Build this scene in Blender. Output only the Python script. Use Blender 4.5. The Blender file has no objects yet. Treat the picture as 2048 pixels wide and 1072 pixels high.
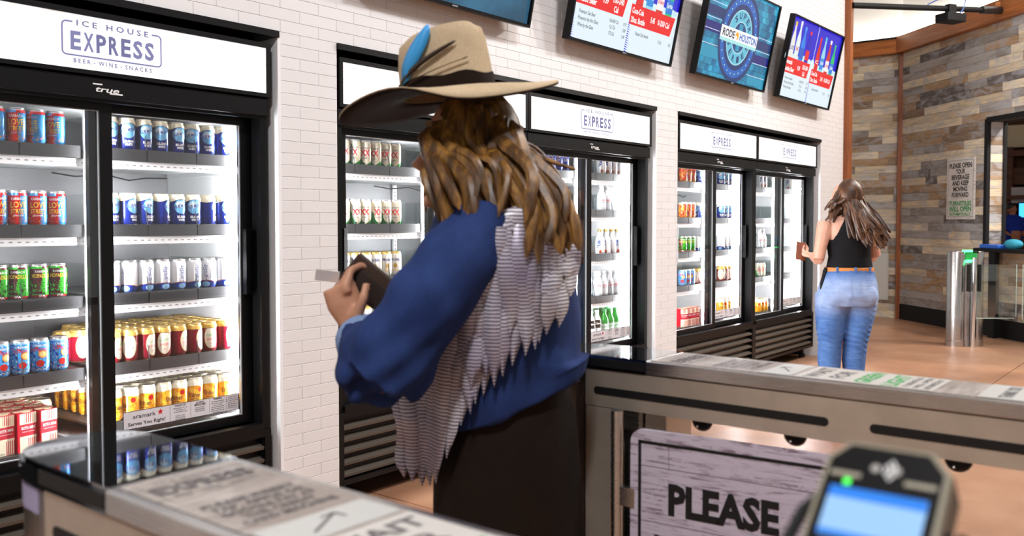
import bpy, bmesh, math, random
from mathutils import Vector, Matrix
R = math.radians
random.seed(7)
scn = bpy.context.scene
col = scn.collection

# ---------------------------------------------------------------- camera
cam_d = bpy.data.cameras.new('camera')
cam = bpy.data.objects.new('camera', cam_d)
col.objects.link(cam)
TH, PITCH, FPX = R(38.8), R(1.9), 1790.0
HX, HY = math.cos(TH), math.sin(TH)               # horizontal view direction
cam.location = (0, 0, 1.30)
fw = Vector((HX*math.cos(PITCH), HY*math.cos(PITCH), -math.sin(PITCH)))
cam.rotation_euler = fw.to_track_quat('-Z', 'Y').to_euler()
cam_d.sensor_width = 36
cam_d.lens = FPX/2048*36
cam_d.shift_y = -33/2048
cam_d.clip_start = 0.02
cam_d.dof.use_dof = True
cam_d.dof.focus_distance = 4.2
cam_d.dof.aperture_fstop = 4.5
scn.camera = cam

# ---------------------------------------------------------------- world, lights, exposure
w = bpy.data.worlds.new('world'); scn.world = w; w.use_nodes = True
w.node_tree.nodes['Background'].inputs[0].default_value = (1.0, .98, .96, 1)
w.node_tree.nodes['Background'].inputs[1].default_value = .33
LAMPS = [(-1.0, -.4, 135, 1.0), (3.4, -.2, 78, .9), (6.6, .1, 78, .9), (9.6, .2, 165, .9), (11.0, -1.4, 270, .9)]
CEIL = 4.9
for i, (lx, ly, p, sz) in enumerate(LAMPS):
    ld = bpy.data.lights.new('ceiling_lamp_light', 'AREA'); ld.shape = 'RECTANGLE'
    ld.size = sz; ld.size_y = .3; ld.energy = p; ld.color = (.98, .985, 1.0) if i < 3 else (1, .94, .87)
    lo = bpy.data.objects.new('ceiling_lamp_light', ld); col.objects.link(lo)
    lo.location = (lx, ly, CEIL-.07)
    lo.rotation_euler = (R(24), 0, 0)
scn.view_settings.view_transform = 'Standard'
scn.view_settings.look = 'None'
scn.view_settings.gamma = 1
scn.view_settings.use_curve_mapping = False
scn.view_settings.exposure = .45
scn.cycles.use_denoising = True
scn.cycles.max_bounces = 8
scn.cycles.transparent_max_bounces = 16
scn.cycles.caustics_reflective = False
scn.cycles.caustics_refractive = False

# ---------------------------------------------------------------- materials
MATS = {}
def newmat(name):
    m = bpy.data.materials.new(name); m.use_nodes = True
    nt = m.node_tree
    return m, nt, nt.nodes['Principled BSDF']
def mat(name, rgb, rough=.5, metal=0., emit=0., spec=.5, sheen=0., coat=0.):
    if name in MATS: return MATS[name]
    m, nt, b = newmat(name)
    b.inputs['Base Color'].default_value = (*rgb, 1)
    b.inputs['Roughness'].default_value = rough
    b.inputs['Metallic'].default_value = metal
    b.inputs['Specular IOR Level'].default_value = spec
    if sheen: b.inputs['Sheen Weight'].default_value = sheen
    if coat: b.inputs['Coat Weight'].default_value = coat
    if emit:
        b.inputs['Emission Color'].default_value = (*rgb, 1)
        b.inputs['Emission Strength'].default_value = emit
    MATS[name] = m
    return m
def glow(name, rgb, s):
    if name in MATS: return MATS[name]
    m, nt, b = newmat(name)
    b.inputs['Base Color'].default_value = (.02, .02, .02, 1)
    b.inputs['Roughness'].default_value = .25
    b.inputs['Emission Color'].default_value = (*rgb, 1)
    b.inputs['Emission Strength'].default_value = s
    MATS[name] = m
    return m
def srgb(*c):
    return tuple(((x/255+.055)/1.055)**2.4 if x > 10 else x/255/12.92 for x in c)
def N(nt, typ, **kw):
    n = nt.nodes.new(typ)
    for k, v in kw.items():
        if k in n.inputs: n.inputs[k].default_value = v
        else: setattr(n, k, v)
    return n
def ramp(nt, fac, stops, interp='LINEAR'):
    n = nt.nodes.new('ShaderNodeValToRGB'); n.color_ramp.interpolation = interp
    e = n.color_ramp.elements
    while len(e) < len(stops): e.new(.5)
    for k, (p, c) in enumerate(stops):
        e[k].position = p; e[k].color = (*c, 1)
    nt.links.new(fac, n.inputs[0])
    return n.outputs[0]
def coords(nt, scale=(1, 1, 1), kind='Object', loc=None):
    tc = nt.nodes.new('ShaderNodeTexCoord'); mp = nt.nodes.new('ShaderNodeMapping')
    mp.inputs['Scale'].default_value = scale
    nt.links.new(tc.outputs[kind], mp.inputs['Vector'])
    if loc is not None: nt.links.new(loc, mp.inputs['Location'])
    return mp.outputs[0]
def noise(nt, vec, scale, detail=4, rough=.6, dist=0.):
    n = nt.nodes.new('ShaderNodeTexNoise')
    n.inputs['Scale'].default_value = scale; n.inputs['Detail'].default_value = detail
    n.inputs['Roughness'].default_value = rough; n.inputs['Distortion'].default_value = dist
    nt.links.new(vec, n.inputs['Vector'])
    return n.outputs[0]
def math_(nt, op, a, b=None):
    n = nt.nodes.new('ShaderNodeMath'); n.operation = op
    for k, x in enumerate((a, b)):
        if x is None: continue
        if isinstance(x, (int, float)): n.inputs[k].default_value = x
        else: nt.links.new(x, n.inputs[k])
    return n.outputs[0]
def mix(nt, fac, a, b, op='MIX'):
    n = nt.nodes.new('ShaderNodeMix'); n.data_type = 'RGBA'; n.blend_type = op
    for k, x in ((0, fac), (6, a), (7, b)):
        if isinstance(x, (int, float)): n.inputs[k].default_value = x
        elif isinstance(x, tuple): n.inputs[k].default_value = (*x[:3], 1)
        else: nt.links.new(x, n.inputs[k])
    return n.outputs[2]
def bump(nt, b, h, strength=.2, dist=.01):
    n = nt.nodes.new('ShaderNodeBump'); n.inputs['Strength'].default_value = strength
    n.inputs['Distance'].default_value = dist
    nt.links.new(h, n.inputs['Height']); nt.links.new(n.outputs[0], b.inputs['Normal'])

def glass_mat(name, gloss=.07, tint=(1, 1, 1), rough=.0):
    if name in MATS: return MATS[name]
    m = bpy.data.materials.new(name); m.use_nodes = True; nt = m.node_tree
    nt.nodes.remove(nt.nodes['Principled BSDF'])
    t = N(nt, 'ShaderNodeBsdfTransparent'); t.inputs[0].default_value = (*tint, 1)
    g = N(nt, 'ShaderNodeBsdfGlossy'); g.inputs['Roughness'].default_value = rough
    mx = N(nt, 'ShaderNodeMixShader'); mx.inputs[0].default_value = gloss
    nt.links.new(t.outputs[0], mx.inputs[1]); nt.links.new(g.outputs[0], mx.inputs[2])
    nt.links.new(mx.outputs[0], nt.nodes['Material Output'].inputs[0])
    MATS[name] = m
    return m

def m_steel(name, base, rough, scale=(260, 3, 260), amt=.2):
    if name in MATS: return MATS[name]
    m, nt, b = newmat(name)
    v = coords(nt, scale); n = noise(nt, v, 1.0, 3)
    v2 = coords(nt, (3, 3, 3)); n2 = noise(nt, v2, 2.0, 4)
    c = ramp(nt, n2, [(.25, tuple(x*.72 for x in base)), (.75, base)])
    nt.links.new(c, b.inputs['Base Color'])
    b.inputs['Metallic'].default_value = 1
    r = math_(nt, 'MULTIPLY_ADD', n, amt); nt.nodes[-1].inputs[2].default_value = rough-amt/2
    nt.links.new(r, b.inputs['Roughness'])
    MATS[name] = m
    return m

BLACK = mat('black_painted_metal', (.0035, .0035, .004), .34, spec=.22)
BLACKM = mat('matt_black_plastic', (.006, .006, .007), .6, spec=.3)
WHITE = mat('white_enamel', (.82, .83, .84), .35)
CHROME = mat('polished_chrome', (.75, .77, .8), .06, 1)
ALU = mat('aluminium', (.72, .72, .72), .3, 1)
GOLD = mat('gold_lacquer', (.72, .50, .16), .3, .8)
STEEL = m_steel('brushed_steel', (.72, .63, .52), .46)
STEEL.node_tree.nodes['Principled BSDF'].inputs['Metallic'].default_value = .75
STEEL2 = m_steel('brushed_steel_bright', (.72, .71, .69), .26)
GREYPL = mat('grey_tray_plastic', (.022, .022, .024), .45)
MIRROR = mat('black_mirror_glass', (.55, .57, .60), .03, 1)
GLASS = glass_mat('door_glass', .055)
CLEAR = glass_mat('clear_plastic', .10, (.94, .96, .96), .05)
CLEARG = glass_mat('gate_glass', .10, (.93, .97, .95))
NAVYINK = mat('navy_ink', (.03, .05, .22), .5)
BLACKINK = mat('black_ink', (.004, .004, .005), .6)
REDINK = mat('red_ink', (.62, .015, .02), .5)
GREENINK = mat('green_ink', (.02, .36, .08), .5)
WHITEINK = mat('white_ink', (.85, .85, .85), .5)
YELLOWINK = mat('yellow_ink', (.85, .55, .04), .5)
GREYINK = mat('grey_ink', (.12, .11, .11), .6)

# ---------------------------------------------------------------- mesh helpers
def tri_box(bm, x0, x1, y0, y1, z0, z1, bev=0.):
    vs = [bm.verts.new((x, y, z)) for z in (z0, z1) for y in (y0, y1) for x in (x0, x1)]
    fs = [bm.faces.new([vs[i] for i in q]) for q in
          ((0, 2, 3, 1), (4, 5, 7, 6), (0, 1, 5, 4), (2, 6, 7, 3), (0, 4, 6, 2), (1, 3, 7, 5))]
    if bev:
        es = set(e for f in fs for e in f.edges)
        bmesh.ops.bevel(bm, geom=list(es), offset=bev, segments=2, profile=.5, affect='EDGES')
def prism(bm, pts, z0, z1):
    """polygon in xy extruded from z0 to z1"""
    a = [bm.verts.new((p[0], p[1], z0)) for p in pts]; b = [bm.verts.new((p[0], p[1], z1)) for p in pts]
    n = len(pts)
    bm.faces.new(a[::-1]); bm.faces.new(b)
    for i in range(n): bm.faces.new((a[i], a[(i+1) % n], b[(i+1) % n], b[i]))
def lathe(bm, prof, n=24, c=(0, 0), cap=True):
    rings = []
    for r, z in prof:
        rings.append([bm.verts.new((c[0]+r*math.cos(2*math.pi*k/n), c[1]+r*math.sin(2*math.pi*k/n), z)) for k in range(n)])
    for a, b in zip(rings, rings[1:]):
        for k in range(n):
            bm.faces.new((a[k], a[(k+1) % n], b[(k+1) % n], b[k]))
    if cap:
        bm.faces.new(rings[0][::-1]); bm.faces.new(rings[-1])
def tube(bm, pts, rad, n=8, flat=None, cap=True):
    """tube along pts with radius list; flat=(sx,sy) squash"""
    pts = [Vector(p) for p in pts]
    if not isinstance(rad, (list, tuple)): rad = [rad]*len(pts)
    up = Vector((0, 0, 1)); rings = []
    d0 = (pts[1]-pts[0]).normalized()
    if abs(d0.dot(up)) > .9: up = Vector((0, 1, 0))
    s = d0.cross(up).normalized()
    for i, p in enumerate(pts):
        d = (pts[min(i+1, len(pts)-1)]-pts[max(i-1, 0)]).normalized()
        s = (s-d*s.dot(d)).normalized(); t = s.cross(d)
        fx, fy = flat or (1, 1)
        rings.append([bm.verts.new(p+(s*math.cos(2*math.pi*k/n)*fx+t*math.sin(2*math.pi*k/n)*fy)*rad[i]) for k in range(n)])
    for a, b in zip(rings, rings[1:]):
        for k in range(n):
            bm.faces.new((a[k], a[(k+1) % n], b[(k+1) % n], b[k]))
    if cap:
        bm.faces.new(rings[0][::-1]); bm.faces.new(rings[-1])
def loft(bm, rings, n=24):
    """rings: (cx,cy,cz,ax,ay[,power]) horizontal ellipses"""
    rr = []
    for r in rings:
        cx, cy, cz, ax, ay = r[:5]; pw = r[5] if len(r) > 5 else 2.0
        row = []
        for k in range(n):
            a = 2*math.pi*k/n; ca, sa = math.cos(a), math.sin(a)
            row.append(bm.verts.new((cx+ax*math.copysign(abs(ca)**(2/pw), ca), cy+ay*math.copysign(abs(sa)**(2/pw), sa), cz)))
        rr.append(row)
    for a, b in zip(rr, rr[1:]):
        for k in range(n):
            bm.faces.new((a[k], a[(k+1) % n], b[(k+1) % n], b[k]))
    bm.faces.new(rr[0][::-1]); bm.faces.new(rr[-1])
def ball(bm, c, r, n=10, s=(1, 1, 1)):
    bmesh.ops.create_uvsphere(bm, u_segments=n*2, v_segments=n, radius=1,
                              matrix=Matrix.Translation(c) @ Matrix.Diagonal((r*s[0], r*s[1], r*s[2], 1)))
def BM(fn=None, *a, **k):
    bm = bmesh.new()
    if fn: fn(bm, *a, **k)
    return bm
def mesh_of(bm, name, smooth=False):
    bmesh.ops.recalc_face_normals(bm, faces=bm.faces[:])
    me = bpy.data.meshes.new(name); bm.to_mesh(me); bm.free()
    if smooth:
        for p in me.polygons: p.use_smooth = True
        try: me.set_sharp_from_angle(angle=R(42))
        except Exception: pass
    return me
def link(name, me, m=None, parent=None, loc=None, rot=None):
    o = bpy.data.objects.new(name, me); col.objects.link(o)
    if m is not None and len(me.materials) == 0: me.materials.append(m)
    if parent is not None: o.parent = parent
    if loc is not None: o.location = loc
    if rot is not None: o.rotation_euler = rot
    return o
def obj(name, bm, m, parent=None, smooth=False, loc=None, rot=None):
    return link(name, mesh_of(bm, name, smooth), m, parent, loc, rot)
def box(name, dims, m, parent=None, bev=0., loc=None, rot=None):
    return obj(name, BM(tri_box, *dims, bev=bev), m, parent, loc=loc, rot=rot)
def empty(name, loc, label=None, cat=None, group=None, rz=0., rx=0.):
    o = bpy.data.objects.new(name, None); col.objects.link(o)
    o.location = loc; o.rotation_euler = (rx, 0, rz); o.empty_display_size = .05
    if label: tag(o, label, cat, group)
    return o
def tag(o, label, cat, group=None):
    o['label'] = label; o['category'] = cat
    if group: o['group'] = group
    return o
def struct(o):
    o['kind'] = 'structure'; return o

# ---------------------------------------------------------------- flat print (lettering and graphics)
_TC = {}
def text_geo(s, size, width=None, bold=0., shear=0.):
    key = (s, bold, shear)
    if key not in _TC:
        cu = bpy.data.curves.new('t', 'FONT'); cu.body = s; cu.size = 1; cu.resolution_u = 2
        cu.offset = bold; cu.shear = shear; cu.align_x = 'CENTER'
        ob = bpy.data.objects.new('t', cu); me = ob.to_mesh()
        vs = [(v.co.x, v.co.y) for v in me.vertices]; fs = [tuple(p.vertices) for p in me.polygons]
        ob.to_mesh_clear(); bpy.data.objects.remove(ob); bpy.data.curves.remove(cu)
        _TC[key] = (vs, fs)
    vs, fs = _TC[key]
    xs = [v[0] for v in vs]; x0, x1 = min(xs), max(xs); mid = (x0+x1)/2
    k = size/.70; kx = k if width is None else width/(x1-x0)
    return [((v[0]-mid)*kx, v[1]*k) for v in vs], fs
class Print:
    def __init__(s): s.it = []
    def poly(s, pts, m, l=0): s.it.append((pts, [tuple(range(len(pts)))], m, l))
    def rect(s, x0, x1, y0, y1, m, l=0): s.poly([(x0, y0), (x1, y0), (x1, y1), (x0, y1)], m, l)
    def disc(s, cx, cy, r, m, l=0, n=28, ry=None):
        s.poly([(cx+r*math.cos(2*math.pi*k/n), cy+(ry or r)*math.sin(2*math.pi*k/n)) for k in range(n)], m, l)
    def ring(s, cx, cy, r0, r1, m, l=0, n=40, k=1., a0=0., a1=2*math.pi):
        closed = abs(a1-a0-2*math.pi) < 1e-6
        cnt = n if closed else n+1
        pts = [(cx+r*math.cos(a0+(a1-a0)*i/n), cy+r*k*math.sin(a0+(a1-a0)*i/n)) for r in (r0, r1) for i in range(cnt)]
        s.it.append((pts, [(i, (i+1) % cnt, cnt+(i+1) % cnt, cnt+i) for i in range(n)], m, l))
    def line(s, x0, y0, x1, y1, t, m, l=0):
        dx, dy = x1-x0, y1-y0; q = math.hypot(dx, dy); nx, ny = -dy/q*t/2, dx/q*t/2
        s.poly([(x0-nx, y0-ny), (x1-nx, y1-ny), (x1+nx, y1+ny), (x0+nx, y0+ny)], m, l)
    def text(s, t, x, y, size, m, width=None, bold=0., l=1, rot=0., shear=0.):
        if not t.strip(): return
        vs, fs = text_geo(t, size, width, bold, shear)
        c, d = math.cos(rot), math.sin(rot)
        s.it.append(([(x+a*c-b*d, y+a*d+b*c) for a, b in vs], fs, m, l))
    def mesh(s, name, f):
        V, Fc, mi, ms = [], [], [], []
        for pts, fs, m, l in s.it:
            if m not in ms: ms.append(m)
            o = len(V); V += [tuple(f(x, y, l)) for x, y in pts]
            for q in fs: Fc.append(tuple(i+o for i in q)); mi.append(ms.index(m))
        me = bpy.data.meshes.new(name); me.from_pydata(V, [], Fc)
        for m in ms: me.materials.append(m)
        me.polygons.foreach_set('material_index', mi); me.update()
        return me
    def build(s, name, f, parent=None):
        return link(name, s.mesh(name, f), None, parent)
def front(y0=0., step=.0006):            # faces -y
    return lambda x, y, l: (x, y0-l*step, y)
# ================================================================ the setting
WY = 3.10                                   # face of the tiled wall
OPEN = [(-.60, 2.305), (2.62, 5.43), (5.748, 8.59)]   # cooler openings in the tiled wall
OTOP = 2.089
WEND = 9.24
# ---- floor
def m_floor():
    m, nt, b = newmat('stained_concrete')
    oi = N(nt, 'ShaderNodeObjectInfo')
    v = coords(nt, (1, 1, 1), 'Object')
    add = N(nt, 'ShaderNodeVectorMath', operation='ADD')
    sc = N(nt, 'ShaderNodeVectorMath', operation='SCALE'); sc.inputs['Scale'].default_value = 1
    nt.links.new(oi.outputs['Location'], add.inputs[0]); nt.links.new(v, add.inputs[1])
    n1 = noise(nt, add.outputs[0], .9, 4, .5, .3)
    n2 = noise(nt, add.outputs[0], 4.0, 4, .6)
    c = ramp(nt, n1, [(.30, srgb(128, 90, 68)), (.5, srgb(168, 122, 94)), (.72, srgb(200, 158, 128))])
    c2 = mix(nt, .14, c, ramp(nt, n2, [(.3, srgb(120, 84, 62)), (.7, srgb(214, 176, 146))]))
    tone = mix(nt, 1.0, c2, ramp(nt, oi.outputs['Random'], [(0, (.86, .84, .82)), (1, (1, 1, 1))]), 'MULTIPLY')
    nt.links.new(tone, b.inputs['Base Color'])
    b.inputs['Roughness'].default_value = .34
    return m
FLOORM = m_floor()
floor = struct(box('floor', (-6, 34, -9, 12, -.12, -.006), mat('floor_joint', (.12, .08, .06), .8)))
slab_me = None
for i in range(-2, 7):
    for j in range(-3, 3):
        if slab_me is None:
            slab_me = mesh_of(BM(tri_box, .004, 2.996, .004, 2.996, -.03, 0), 'slab'); slab_me.materials.append(FLOORM)
        link('slab', slab_me, None, floor, (i*3-.1, j*3+1.47, 0))
for j in range(-2, 3):
    if j == -2: big = mesh_of(BM(tri_box, .004, 12.996, .004, 2.996, -.03, 0), 'slab'); big.materials.append(FLOORM)
    link('slab', big, None, floor, (20.9, j*3+1.47, 0))

# ---- ceiling
struct(box('ceiling', (-6, 34, -9, 12, CEIL, CEIL+.12), mat('ceiling_paint', (.55, .53, .50), .9)))

# ---- tiled wall
GROUT = mat('white_grout', (.62, .61, .61), .9)
def m_tile():
    m, nt, b = newmat('glazed_white_tile')
    oi = N(nt, 'ShaderNodeObjectInfo')
    v = coords(nt, (1, 1, 1), 'Generated')
    c = ramp(nt, oi.outputs['Random'], [(0, (.77, .76, .765)), (1, (.80, .79, .795))])
    nt.links.new(c, b.inputs['Base Color'])
    b.inputs['Roughness'].default_value = .34
    b.inputs['Specular IOR Level'].default_value = .4
    return m
TILEM = m_tile()
bm = bmesh.new()
for x0, x1, z0, z1 in [(-6, WEND, OTOP, CEIL), (2.305, 2.62, 0, OTOP), (5.43, 5.748, 0, OTOP), (8.59, WEND, 0, OTOP), (-6, -.60, 0, OTOP)]:
    tri_box(bm, x0, x1, WY+.0022, WY+.16, z0, z1)
wall = struct(obj('wall_back', bm, GROUT))
tile_cache = {}
def tile_mesh(w_):
    k = round(w_, 3)
    if k not in tile_cache:
        g, be = .0008, .0014; h = .05; d = .0022
        V = [(g, 0, g), (k-g, 0, g), (k-g, 0, h-g), (g, 0, h-g),
             (g+be, -d, g+be), (k-g-be, -d, g+be), (k-g-be, -d, h-g-be), (g+be, -d, h-g-be)]
        F = [(4, 5, 6, 7), (0, 1, 5, 4), (1, 2, 6, 5), (2, 3, 7, 6), (3, 0, 4, 7)]
        tile_cache[k] = (V, F, None)
    return tile_cache[k]
tiles = []
row = 0
for k in range(-31, 66):
    z = 1.539+.05*k
    if z < 0 or z+.05 > CEIL: continue
    ph = 2.418 if k % 2 == 0 else 2.518
    x = ph-.2*22
    while x < WEND:
        a, b_ = x, x+.2
        segs = [(a, b_)]
        if z+.02 < OTOP:
            for o0, o1 in OPEN:
                ns = []
                for s0, s1 in segs:
                    if s1 <= o0 or s0 >= o1: ns.append((s0, s1)); continue
                    if s0 < o0: ns.append((s0, o0))
                    if s1 > o1: ns.append((o1, s1))
                segs = ns
        for s0, s1 in segs:
            s1 = min(s1, WEND)
            if s1-s0 > .012: tiles.append((s0, z, s1-s0))
        x += .2
def tile_rank(t):
    x, z, w_ = t; dx, dz = x+w_/2, z-1.3
    q = Vector((dx, WY, dz)); dep = q.dot(fw)
    if dep < .5: return 1e9
    u = 1024+FPX*(dx*HY-WY*HX)/dep; vv = 503-FPX*(q.dot(Vector((HX*math.sin(PITCH), HY*math.sin(PITCH), math.cos(PITCH)))))/dep
    if u < 0 or u > 2048 or vv < -10 or vv > 1000: return 1e8+dep
    return dep-w_*4
tiles.sort(key=tile_rank)
objcache = {}
bmV, bmF = [], []
for i, (x, z, w_) in enumerate(tiles):
    V, F, _ = tile_mesh(w_)
    if i < 300:
        k = round(w_, 3)
        if k not in objcache:
            me = bpy.data.meshes.new('tile'); me.from_pydata(V, [], F); me.materials.append(TILEM); objcache[k] = me
        link('tile', objcache[k], None, wall, (x, WY+.0022, z))
    else:
        o = len(bmV); bmV += [(x+a, WY+.0022+b_, z+c) for a, b_, c in V]; bmF += [tuple(q+o for q in f) for f in F]
me = bpy.data.meshes.new('tile_field'); me.from_pydata(bmV, [], bmF); me.materials.append(TILEM)
tf = link('tile_field', me, None, wall); tf['kind'] = 'stuff'
# recess behind the openings
REC = mat('dark_recess', (.02, .02, .02), .9)
bm = bmesh.new(); tri_box(bm, -.7, 8.7, 4.1, 4.2, 0, 2.2); tri_box(bm, -.7, 8.7, WY+.16, 4.1, 2.09, 2.2)
for x in (-.66, 2.46, 5.59, 8.64): tri_box(bm, x-.04, x+.04, WY+.16, 4.1, 0, 2.09)
struct(obj('wall_recess', bm, REC))
for i, (o0, o1) in enumerate(OPEN):
    bm = bmesh.new()
    tri_box(bm, o0, o1, WY-.012, WY+.12, 2.062, OTOP)
    t = struct(obj('trim_%d' % (i+1), bm, BLACK))
    tr = struct(box('trim_%d' % (i+4), (o1-.006, o1+.010, WY-.006, WY+.15, 0, 2.062), mat('white_jamb_metal', (.86, .87, .89), .3)))
# corner post at the end of the tiled wall
def m_wood(name, c0, c1, scale=(1.5, 30, 30), rough=.45):
    if name in MATS: return MATS[name]
    m, nt, b = newmat(name)
    v = coords(nt, scale); n = noise(nt, v, 1.2, 5, .65, .6)
    nt.links.new(ramp(nt, n, [(.3, c0), (.7, c1)]), b.inputs['Base Color'])
    b.inputs['Roughness'].default_value = rough
    MATS[name] = m
    return m
WOODV = m_wood('brown_timber', srgb(112, 58, 26), srgb(168, 96, 46), (30, 30, 1.5))
WOODH = m_wood('brown_timber_beam', srgb(136, 76, 34), srgb(200, 124, 66), (2, 20, 30))
struct(box('trim_7', (WEND, WEND+.085, WY-.06, WY+.22, 0, CEIL), WOODV, bev=.004))
struct(box('baseboard_right', (8.60, WEND, WY-.012, WY+.001, 0, .11), mat('cream_base', (.55, .50, .43), .6)))

# ---- plank walls beyond
def m_plank():
    m, nt, b = newmat('weathered_plank')
    oi = N(nt, 'ShaderNodeObjectInfo')
    sx = N(nt, 'ShaderNodeCombineXYZ')
    s1 = math_(nt, 'MULTIPLY', oi.outputs['Random'], 91.7)
    for k in range(3): nt.links.new(s1, sx.inputs[k])
    v = coords(nt, (1, 1, 1), 'Object')
    mp = N(nt, 'ShaderNodeMapping'); mp.inputs['Scale'].default_value = (3.0, 3.0, 22)
    nt.links.new(v, mp.inputs['Vector']); nt.links.new(sx.outputs[0], mp.inputs['Location'])
    n1 = noise(nt, mp.outputs[0], 1.0, 6, .65, 1.2)
    mp2 = N(nt, 'ShaderNodeMapping'); mp2.inputs['Scale'].default_value = (4, 4, 9)
    nt.links.new(v, mp2.inputs['Vector']); nt.links.new(sx.outputs[0], mp2.inputs['Location'])
    n2 = noise(nt, mp2.outputs[0], 1.0, 5, .6, 1.0)
    base = ramp(nt, oi.outputs['Random'], [(0, srgb(136, 114, 92)), (.12, srgb(168, 140, 108)), (.28, srgb(206, 190, 162)), (.45, srgb(168, 164, 160)),
                (.6, srgb(146, 140, 134)), (.74, srgb(222, 208, 182)), (.92, srgb(104, 96, 92)), (1, srgb(180, 152, 120))], 'CONSTANT')
    g = mix(nt, 1, base, ramp(nt, n1, [(.28, (.62, .59, .58)), (.5, (1.15, 1.14, 1.12)), (.8, (1.4, 1.38, 1.35))]), 'MULTIPLY')
    g = mix(nt, ramp(nt, n2, [(.46, (0,)*3), (.62, (.62,)*3)]), g, srgb(186, 188, 194))
    nt.links.new(g, b.inputs['Base Color'])
    b.inputs['Roughness'].default_value = .62
    bump(nt, b, n1, .12, .004)
    return m
PLANKM = m_plank()
DARKGAP = mat('plank_gap', (.03, .025, .02), .9)
rng = random.Random(11)
plank_cache = {}
def plank_mesh(L, hh, th):
    k = (round(L, 2), round(hh, 3))
    if k not in plank_cache:
        me = mesh_of(BM(tri_box, .0012, k[0]-.0012, -th, 0, .0012, k[1]-.0012), 'plank'); me.materials.append(PLANKM); plank_cache[k] = me
    return plank_cache[k]
def planks(parent, s0, s1, z0, z1, hh=.098, holes=()):
    """planks in the parent's frame: x along the wall from s0 to s1, face at y=0 looking to -y"""
    z = z0
    while z < z1-.02:
        h_ = min(hh, z1-z); s = s0-rng.random()*.5; segs = []
        while s < s1:
            L = rng.choice((.25, .4, .55, .7, .9, 1.1, 1.3)); a, b_ = max(s, s0), min(s+L, s1); s += L
            if b_-a > .03: segs.append((a, b_))
        for a, b_ in segs:
            parts = [(a, b_)]
            for h0, h1, hz0, hz1 in holes:
                if z+h_ > hz0+.02 and z < hz1-.02:
                    q = []
                    for c, d in parts:
                        if d <= h0 or c >= h1: q.append((c, d)); continue
                        if c < h0: q.append((c, h0))
                        if d > h1: q.append((h1, d))
                    parts = q
            for c, d in parts:
                if d-c > .02: link('plank', plank_mesh(d-c, h_, .012+rng.choice((0, 0, .004))), None, parent, (c, 0, z))
        z += hh
# wall A: x = const, looks to -x ; frame: local x -> -Y world (left to right in view), local -y -> -X
CA = Vector((12.613, 3.469, 0))
def wall_frame(name, org, xdir):
    o = bpy.data.objects.new(name, None)
    return o
# A
bm = BM(tri_box, -2.6, 0, .0, .15, 0, 3.62)
wa = struct(obj('wall_far', bm, DARKGAP, loc=CA, rot=(0, 0, R(-90))))
planks(wa, -2.6, 0, 0.0, 3.56)
# B : runs from the corner towards the camera, local x to the right in view
AB = R(46.9)
xb = Vector((-math.cos(AB), -math.sin(AB), 0))
rotB = math.atan2(xb.y, xb.x)
bm = bmesh.new()
OB = (1.76, 3.6, 1.0, 2.44)                  # serving hatch in wall B
for x0, x1, z0, z1 in [(0, OB[0], 0, 3.62), (OB[0], OB[1], 0, OB[2]), (OB[0], OB[1], OB[3], 3.62), (OB[1], 4.2, 0, 3.62)]:
    tri_box(bm, x0, x1, 0, .19, z0, z1)
wb = struct(obj('wall_right', bm, DARKGAP, loc=CA, rot=(0, 0, rotB)))
planks(wb, 0, 4.2, .205, 3.54, holes=[OB])
# reveal of the hatch (left jamb), clad in planks too
jb = bpy.data.objects.new('x', None)
z = OB[2]
while z < OB[3]-.03:
    h_ = min(.098, OB[3]-z)
    link('plank', plank_mesh(.18, h_, .012), None, wb, (OB[0]+.002, .005, z), (0, 0, R(90)))
    z += .098
bpy.data.objects.remove(jb)
struct(box('baseboard_far', (0, 4.2, -.02, 0.0, 0, .2), BLACKM, loc=CA, rot=(0, 0, rotB)))
# timber posts and beams
struct(obj('trim_8', BM(tri_box, -.045, .06, -.05, .02, 0, 3.56), WOODV, loc=CA, rot=(0, 0, R(-68))))
struct(box('trim_9', (-2.6, .02, -.08, .16, 3.54, 3.73), WOODH, loc=CA, rot=(0, 0, R(-90))))
struct(box('trim_10', (-.02, 4.2, -.10, .20, 3.54, 3.75), WOODH, loc=CA, rot=(0, 0, rotB)))
UPW = mat('white_plaster', (.86, .85, .83), .85)
struct(box('wall_upper_far', (-2.8, .1, .0, .15, 3.70, CEIL), UPW, loc=CA, rot=(0, 0, R(-90))))
struct(box('wall_upper_right', (-.1, 4.3, .0, .15, 3.72, CEIL), UPW, loc=CA, rot=(0, 0, rotB)))
# hatch frame
bm = bmesh.new(); q = .045
tri_box(bm, OB[0]-.03, OB[0]+.02, -.035, .01, OB[2]-.03, OB[3]+.03); tri_box(bm, OB[0], OB[1], -.035, .01, OB[3]-.005, OB[3]+.05)
tri_box(bm, OB[0]-.02, OB[0]+.03, .17, .21, OB[2], OB[3]); tri_box(bm, OB[0], OB[1], .15, .21, OB[3]-.005, OB[3]+.04)
struct(obj('window_1', bm, BLACKM, loc=CA, rot=(0, 0, rotB)))
ct = tag(box('serving_counter', (OB[0]-.05, OB[1], -.14, .24, OB[2]-.04, OB[2]), BLACKM, loc=CA, rot=(0, 0, rotB), bev=.004),
         'black counter top of the serving hatch in the plank wall', 'counter')
# white access panel on wall A
ap = empty('access_panel', (CA.x-.02, 3.71, .24), 'white metal access panel on the far plank wall beside the woman', 'panel', rz=R(-90))
box('frame', (-.11, .11, -.012, 0, 0, .64), mat('panel_white', (.62, .62, .58), .5), ap)
box('door', (-.098, .098, -.018, -.010, .012, .628), mat('panel_white2', (.68, .68, .64), .45), ap, bev=.002)
box('latch', (-.085, -.073, -.024, -.018, .565, .60), BLACKM, ap)
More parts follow.
